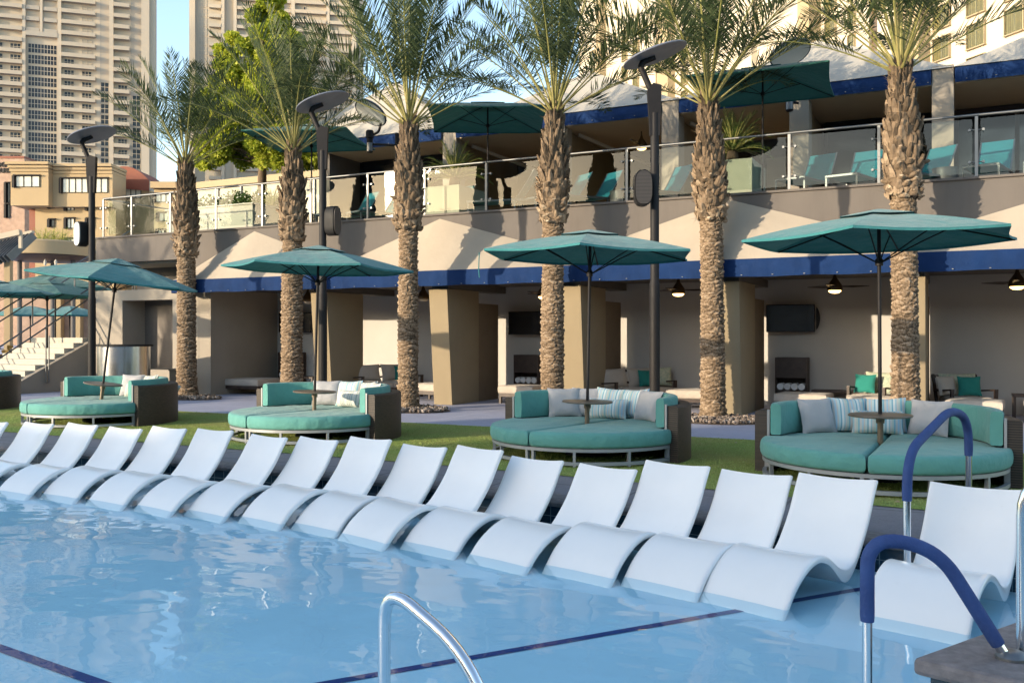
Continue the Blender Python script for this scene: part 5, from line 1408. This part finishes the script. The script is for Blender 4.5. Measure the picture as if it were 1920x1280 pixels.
# --- hotel at the right: facade runs away to the left
hx, hy = 1.083, 89.84
HT = thing('hotel_building', 'sunlit cream hotel slab with rows of curtained windows, upper right', 'hotel', (hx,hy,0), R(109.33)+CAM_YAW)
g = MB(); g.box(-26,-22,0,12.4,0,70); g.box(12.4,-22,0,14.3,-1.0,70); g.box(14.3,-22,0,34,-.6,70); g.box(34,-22,0,48,.2,70); g.box(48,-22,0,54.2,-.6,70); g.box(57.5,-22,0,77,-.4,70); g.box(78.5,-22,0,88,-.2,70); g.build('wall', M['hotel'], HT)
g = MB(); g.box(5.4,0,0,8.4,1.4,70); g.box(21.9,-.6,0,23.9,1.0,70); g.box(54.2,-22,0,57.5,.6,70); g.box(77,-22,0,78.5,.8,70); g.build('fins', M['hotel_tan'], HT)
g = MB(); g.box(12.45,-1.02,24,14.25,-.9,70); g.build('stair_glazing', M['bronze_glass'], HT)
g = MB(); g.box(57.55,-.39,20,59.5,-.3,70); g.build('stair_glazing', M['bronze_glass'], HT)
def hwin(x0, x1, y, zs, h=2.05):
    pw = None
    for z in zs:
        if pw is None:
            g = MB(); g.box(x0,y-.22,0,x1,y-.18,h); w0 = g.build('window', M['curtain'], HT); w0.location = (0,0,z)
            g = MB(); g.box(x0-.05,y-.3,-.06,x0,y+.012,h+.06); g.box(x1,y-.3,-.06,x1+.05,y+.012,h+.06); g.box(x0,y-.3,h,x1,y+.012,h+.06); g.box(x0-.1,y-.3,-.09,x1+.1,y+.05,-.0)
            g.box((x0+x1)/2-.03,y-.17,0,(x0+x1)/2+.03,y-.12,h)
            f0 = g.build('frame', M['hotel_tan'], w0)
            g = MB(); g.box(x0,y-.11,0,x1,y-.10,h); p0 = g.build('pane', M['glass'], w0); pw = (w0, f0, p0)
        else:
            o = pw[0].copy(); COL.objects.link(o); o.parent = HT; o.location = (0,0,z)
            for s_ in pw[1:]: c_ = s_.copy(); COL.objects.link(c_); c_.parent = o
hz = [27.1+2.9*k for k in range(-2, 6)]
HOLES = []
for x0, x1, y, ks in ((-11.0,-8.9,0,range(8)),(-7.0,-4.9,0,range(8)),(-5.1+2.0,-.9,0,()),(-5.0+.2,-3.0,0,range(8)),(-.9,1.0,0,range(8)),(3.0,4.9,0,range(8)),
                      (16.3,17.3,-.6,range(8)),(19.3,21.0,-.6,range(8)),(50.6,52.2,-.6,range(9)),(65.0,66.8,-.4,range(9)),(69.0,70.7,-.4,range(9)),(81,82.6,-.2,range(9))):
    zs = [27.1+2.9*(k-1) + (0 if x0 < 10 else 1.4) for k in ks]
    if len(zs): hwin(x0, x1, y+.19 if False else y+.235, zs)
# --- ochre office block, red curved roof, brick block
q = PX(150); OB = far_frame('ochre_building', 'ochre stucco office block with a strip window, beyond the leftmost lamp post', 'building', 150)
g = MB(); q.box(g,60,388,212,660,1.0,5); q.box(g,30,322,100,388,-1.6,5); q.box(g,100,322,212,388,-.2,5); q.box(g,280,352,345,660,2.0,14); g.build('wall', M['ochre'], OB)
g = MB()
for dy, o_ in ((308,.9),(314,.5),(320,.2)): q.box(g,30-o_*6,dy,100+o_*5,dy+5,-1.6-o_,5); q.box(g,100+o_*6,dy+1,212+o_*2,dy+6,-.2-o_,5)
q.box(g,276,338,350,350,1.2,14); g.build('cornice', M['ochre'], OB)
g = MB(); q.box(g,45,390,60,660,1.6,4); g.build('red_recess', M['red_roof'], OB)
def pxwin(root, q, a, b, t_, bt, y, glass, cols, frame='bronze'):
    g = MB(); q.box(g,a,t_,b,bt,y-.06,y+.02); w0 = g.build('window', M[glass], root)
    g = MB(); x0, x1, z0, z1 = q.x(a), q.x(b), q.z(bt), q.z(t_)
    for k in range(cols+1): xx = x0+(x1-x0)*k/cols; g.box(xx-.06,y-.14,z0,xx+.06,y-.061,z1)
    g.box(x0,y-.13,z1-.1,x1,y-.061,z1); g.box(x0,y-.13,z0,x1,y-.061,z0+.1); g.box(x0-.3,y-.5,z1,x1+.3,y-.061,z1+.15); g.box(x0-.45,y-.5,z0-.1,x0-.06,y-.061,z1); g.build('frame', M[frame], w0)
pxwin(OB,q,40,84,333,354,-1.6,'win_pale',3); pxwin(OB,q,119,203,335,362,-.2,'win_pale',7)
for a, b in ((121,134),(161,172)):
    for t_ in (374,408,446): pxwin(OB,q,a,b,t_,t_+19,1.0,'win_pale',2)
for t_ in (375,410): pxwin(OB,q,90,97,t_,t_+14,1.0,'win_dark',1)
pxwin(OB,q,284,312,360,376,2.0,'win_pale',3); pxwin(OB,q,290,308,396,412,2.0,'win_pale',2); pxwin(OB,q,288,300,428,441,2.0,'win_pale',2)
RR = far_frame('red_roof_hall', 'rust red barrel roof over a glazed hall, right of the ochre block', 'building', 158); q = PX(158)
g = MB(); n = 24; rows = []
for yy in (.0, 8): rows.append([(q.x(186+94*i/n), yy, q.z(352) + 6.0*math.sin(math.pi*(.08+.84*i/n))**.8*.62 ) for i in range(n+1)])
g.grid(rows); k = n+1
g.add([rows[0][i] for i in range(k)] + [(q.x(280),0,q.z(358)),(q.x(186),0,q.z(350))], [tuple(range(k+2))[::-1]])
g.build('roof', M['red_roof'], RR, smooth=40)
g = MB(); q.box(g,188,356,278,660,.6,18); g.build('wall', M['ochre'], RR)
pxwin(RR,q,205,262,352,371,.6,'win_pale',6)
BB = far_frame('brick_building', 'pinkish brick block with black sign letters at the left edge', 'building', 170); q = PX(170)
g = MB(); q.box(g,-120,297,46,660,0,6); g.build('wall', M['brick'], BB)
g = MB(); q.box(g,46.2,303,62,345,1.5,6); q.box(g,-120,293,46,297,-.2,6); g.build('red_panel', M['red_roof'], BB)
for a, t_, bt in ((14,343,380),(14,383,408)): pxwin(BB,q,a,19,t_,bt,0,'win_dark',1)
def sign(txt, px, py, h):
    c = bpy.data.curves.new('sign_letters', 'FONT'); c.body = txt; c.size = h; c.extrude = .08; c.align_x = 'RIGHT'; c.offset = .035
    o = bpy.data.objects.new('sign_letters', c); COL.objects.link(o); o.parent = BB; o.location = (q.x(px), -.12, q.z(py)); o.rotation_euler = (R(90),0,0); c.materials.append(M['black'])
    bpy.context.view_layer.update(); me = bpy.data.meshes.new_from_object(o.evaluated_get(bpy.context.evaluated_depsgraph_get())); me.name = 'sign_letters'
    n_ = bpy.data.objects.new('sign_letters', me); COL.objects.link(n_); n_.parent = BB; n_.location = o.location; n_.rotation_euler = o.rotation_euler; bpy.data.objects.remove(o)
sign('RIDGEZ', 25.5, 313, 1.2); sign('HOUSE', 21.5, 324, 1.2)
# --- round canopied bar at the far left
q = PX(55); RB = far_frame('round_canopy_bar', 'round bar pavilion with a beige fascia and dark soffit, left of the lamp post', 'pavilion', 55)
g = MB(); cx = q.x(45); rr = q.x(131)-q.x(45)
g.lathe([(rr,q.z(474)),(rr+.05,q.z(450)),(rr-.1,q.z(447)),(.2,q.z(444))], 40, c=(cx,rr,0), caps=False); g.build('roof_fascia', M['ochre'], RB, smooth=40)
g = MB(); g.lathe([(rr-.05,q.z(475)),(rr-.6,q.z(482)),(.2,q.z(484))], 40, c=(cx,rr,0), caps=False); g.build('soffit', M['dark_wood'], RB, smooth=40)
for px in (-5, 60, 100):
    g = MB(); g.tube([(q.x(px),rr*.9,0),(q.x(px),rr*.9,q.z(480))], .14, 12); g.build('column', M['inner_dark'], RB, smooth=40)
g = MB(); q.box(g,125,478,182,486,3,6); q.box(g,131,458,182,478,3.2,6); g.build('side_band', M['ochre'], RB)
g = MB(); q.box(g,-60,520,118,645,rr*2,rr*2+.4); g.build('wall', M['brick'], RB)
g = MB()
for a in (22,62,118): q.box(g,a,520,a+14,645,rr*2-.5,rr*2-.02)
g.build('piers', M['ochre'], RB)
for px in (72, 92):
    g = MB(); g.lathe([(.02,0),(.09,-.12),(.07,-.34),(.02,-.4)], 10, c=(q.x(px),.8,q.z(484))); g.build('pendant_lamp', M['white_wall'], RB)
LV = far_frame('louvred_sign_frame', 'pale frame holding dark louvre fins at the left edge above the umbrellas', 'canopy', 38); q = PX(38)
g = MB()
for k in range(9):
    x = q.x(-26+7.2*k); g.bar((x-.32,0,q.z(500-2*k)),(x+.25,.9,q.z(452-2*k)), .05,.34)
g.build('fins', M['aluminium'], LV)
g = MB(); g.bar((q.x(-30),-.1,q.z(452)),(q.x(41),-.1,q.z(436)), .25,.22); g.bar((q.x(41),-.1,q.z(436)),(q.x(41),-.1,q.z(466)), .12,.12); g.bar((q.x(-30),.9,q.z(446)),(q.x(41),.9,q.z(430)), .25,.12); g.build('frame', M['tower_pale'], LV)
g = MB(); g.bar((q.x(6),.4,0),(q.x(6),.4,q.z(470)), .25,.25); g.build('post', M['ochre'], LV)
r3 = random.Random(77); q = PX(64); f = Vector((-math.sin(CAM_YAW), math.cos(CAM_YAW), 0))
for k, (px, l) in enumerate(((78,'left'),(100,'middle'),(116,'right'))):
    t_ = thing('roof_shrub', 'bright green shrub above the round bar roof, %s of three' % l, 'shrub', tuple(f*64 + cr*q.x(px) + Vector((0,0,q.z(448)-.4))), 0, 'shrubs above the round bar'); g = MB()
    for i in range(30): frond(g, Vector((r3.uniform(-.3,.3),0,0)), i*2.4, R(78-62*(i+.5)/30), 1.3, 1.2, r3, 16, .1)
    g.build('foliage', [M['leaf'], M['petiole']], t_)
# white glazed pavilion on the terrace, behind the leafy tree
WP = thing('white_pavilion', 'white walled pavilion with thin mullions behind the leafy tree', 'pavilion', (0,0,TZ))
g = MB(); g.box(-34,33,0,-24.6,38,4.1); g.build('wall', M['white_wall'], WP)
g = MB(); g.box(-34.2,32.7,4.1,-24.4,38,4.4); g.build('roof', M['hotel_tan'], WP)
g = MB()
for k in range(7): x = -33.6+1.45*k; g.box(x-.04,32.92,0,x+.04,32.99,4.1)
g.build('mullions', M['aluminium'], WP)
# unseen block added behind the camera, stepped to cast shadow over the pool
SH = thing('shade_block', 'unseen beige block added behind the viewer to shade the pool', 'building', (0,-36,0))
g = MB(); g.box(-140,-12,0,-38.5,0,9.7); g.box(-38.5,-12,0,80,0,11.0); g.build('wall', M['beige_wall'], SH)
g = MB()
for k in range(20): g.box(-130+9*k,.0,1.0,-126+9*k,.03,3.2)
g.build('windows', M['win_dark'], SH)
# ------------------------------------------------------------------ finish
for o in SC.objects:
    if o.name.split('.')[0] == 'hotel_building': pass
bpy.context.view_layer.update()
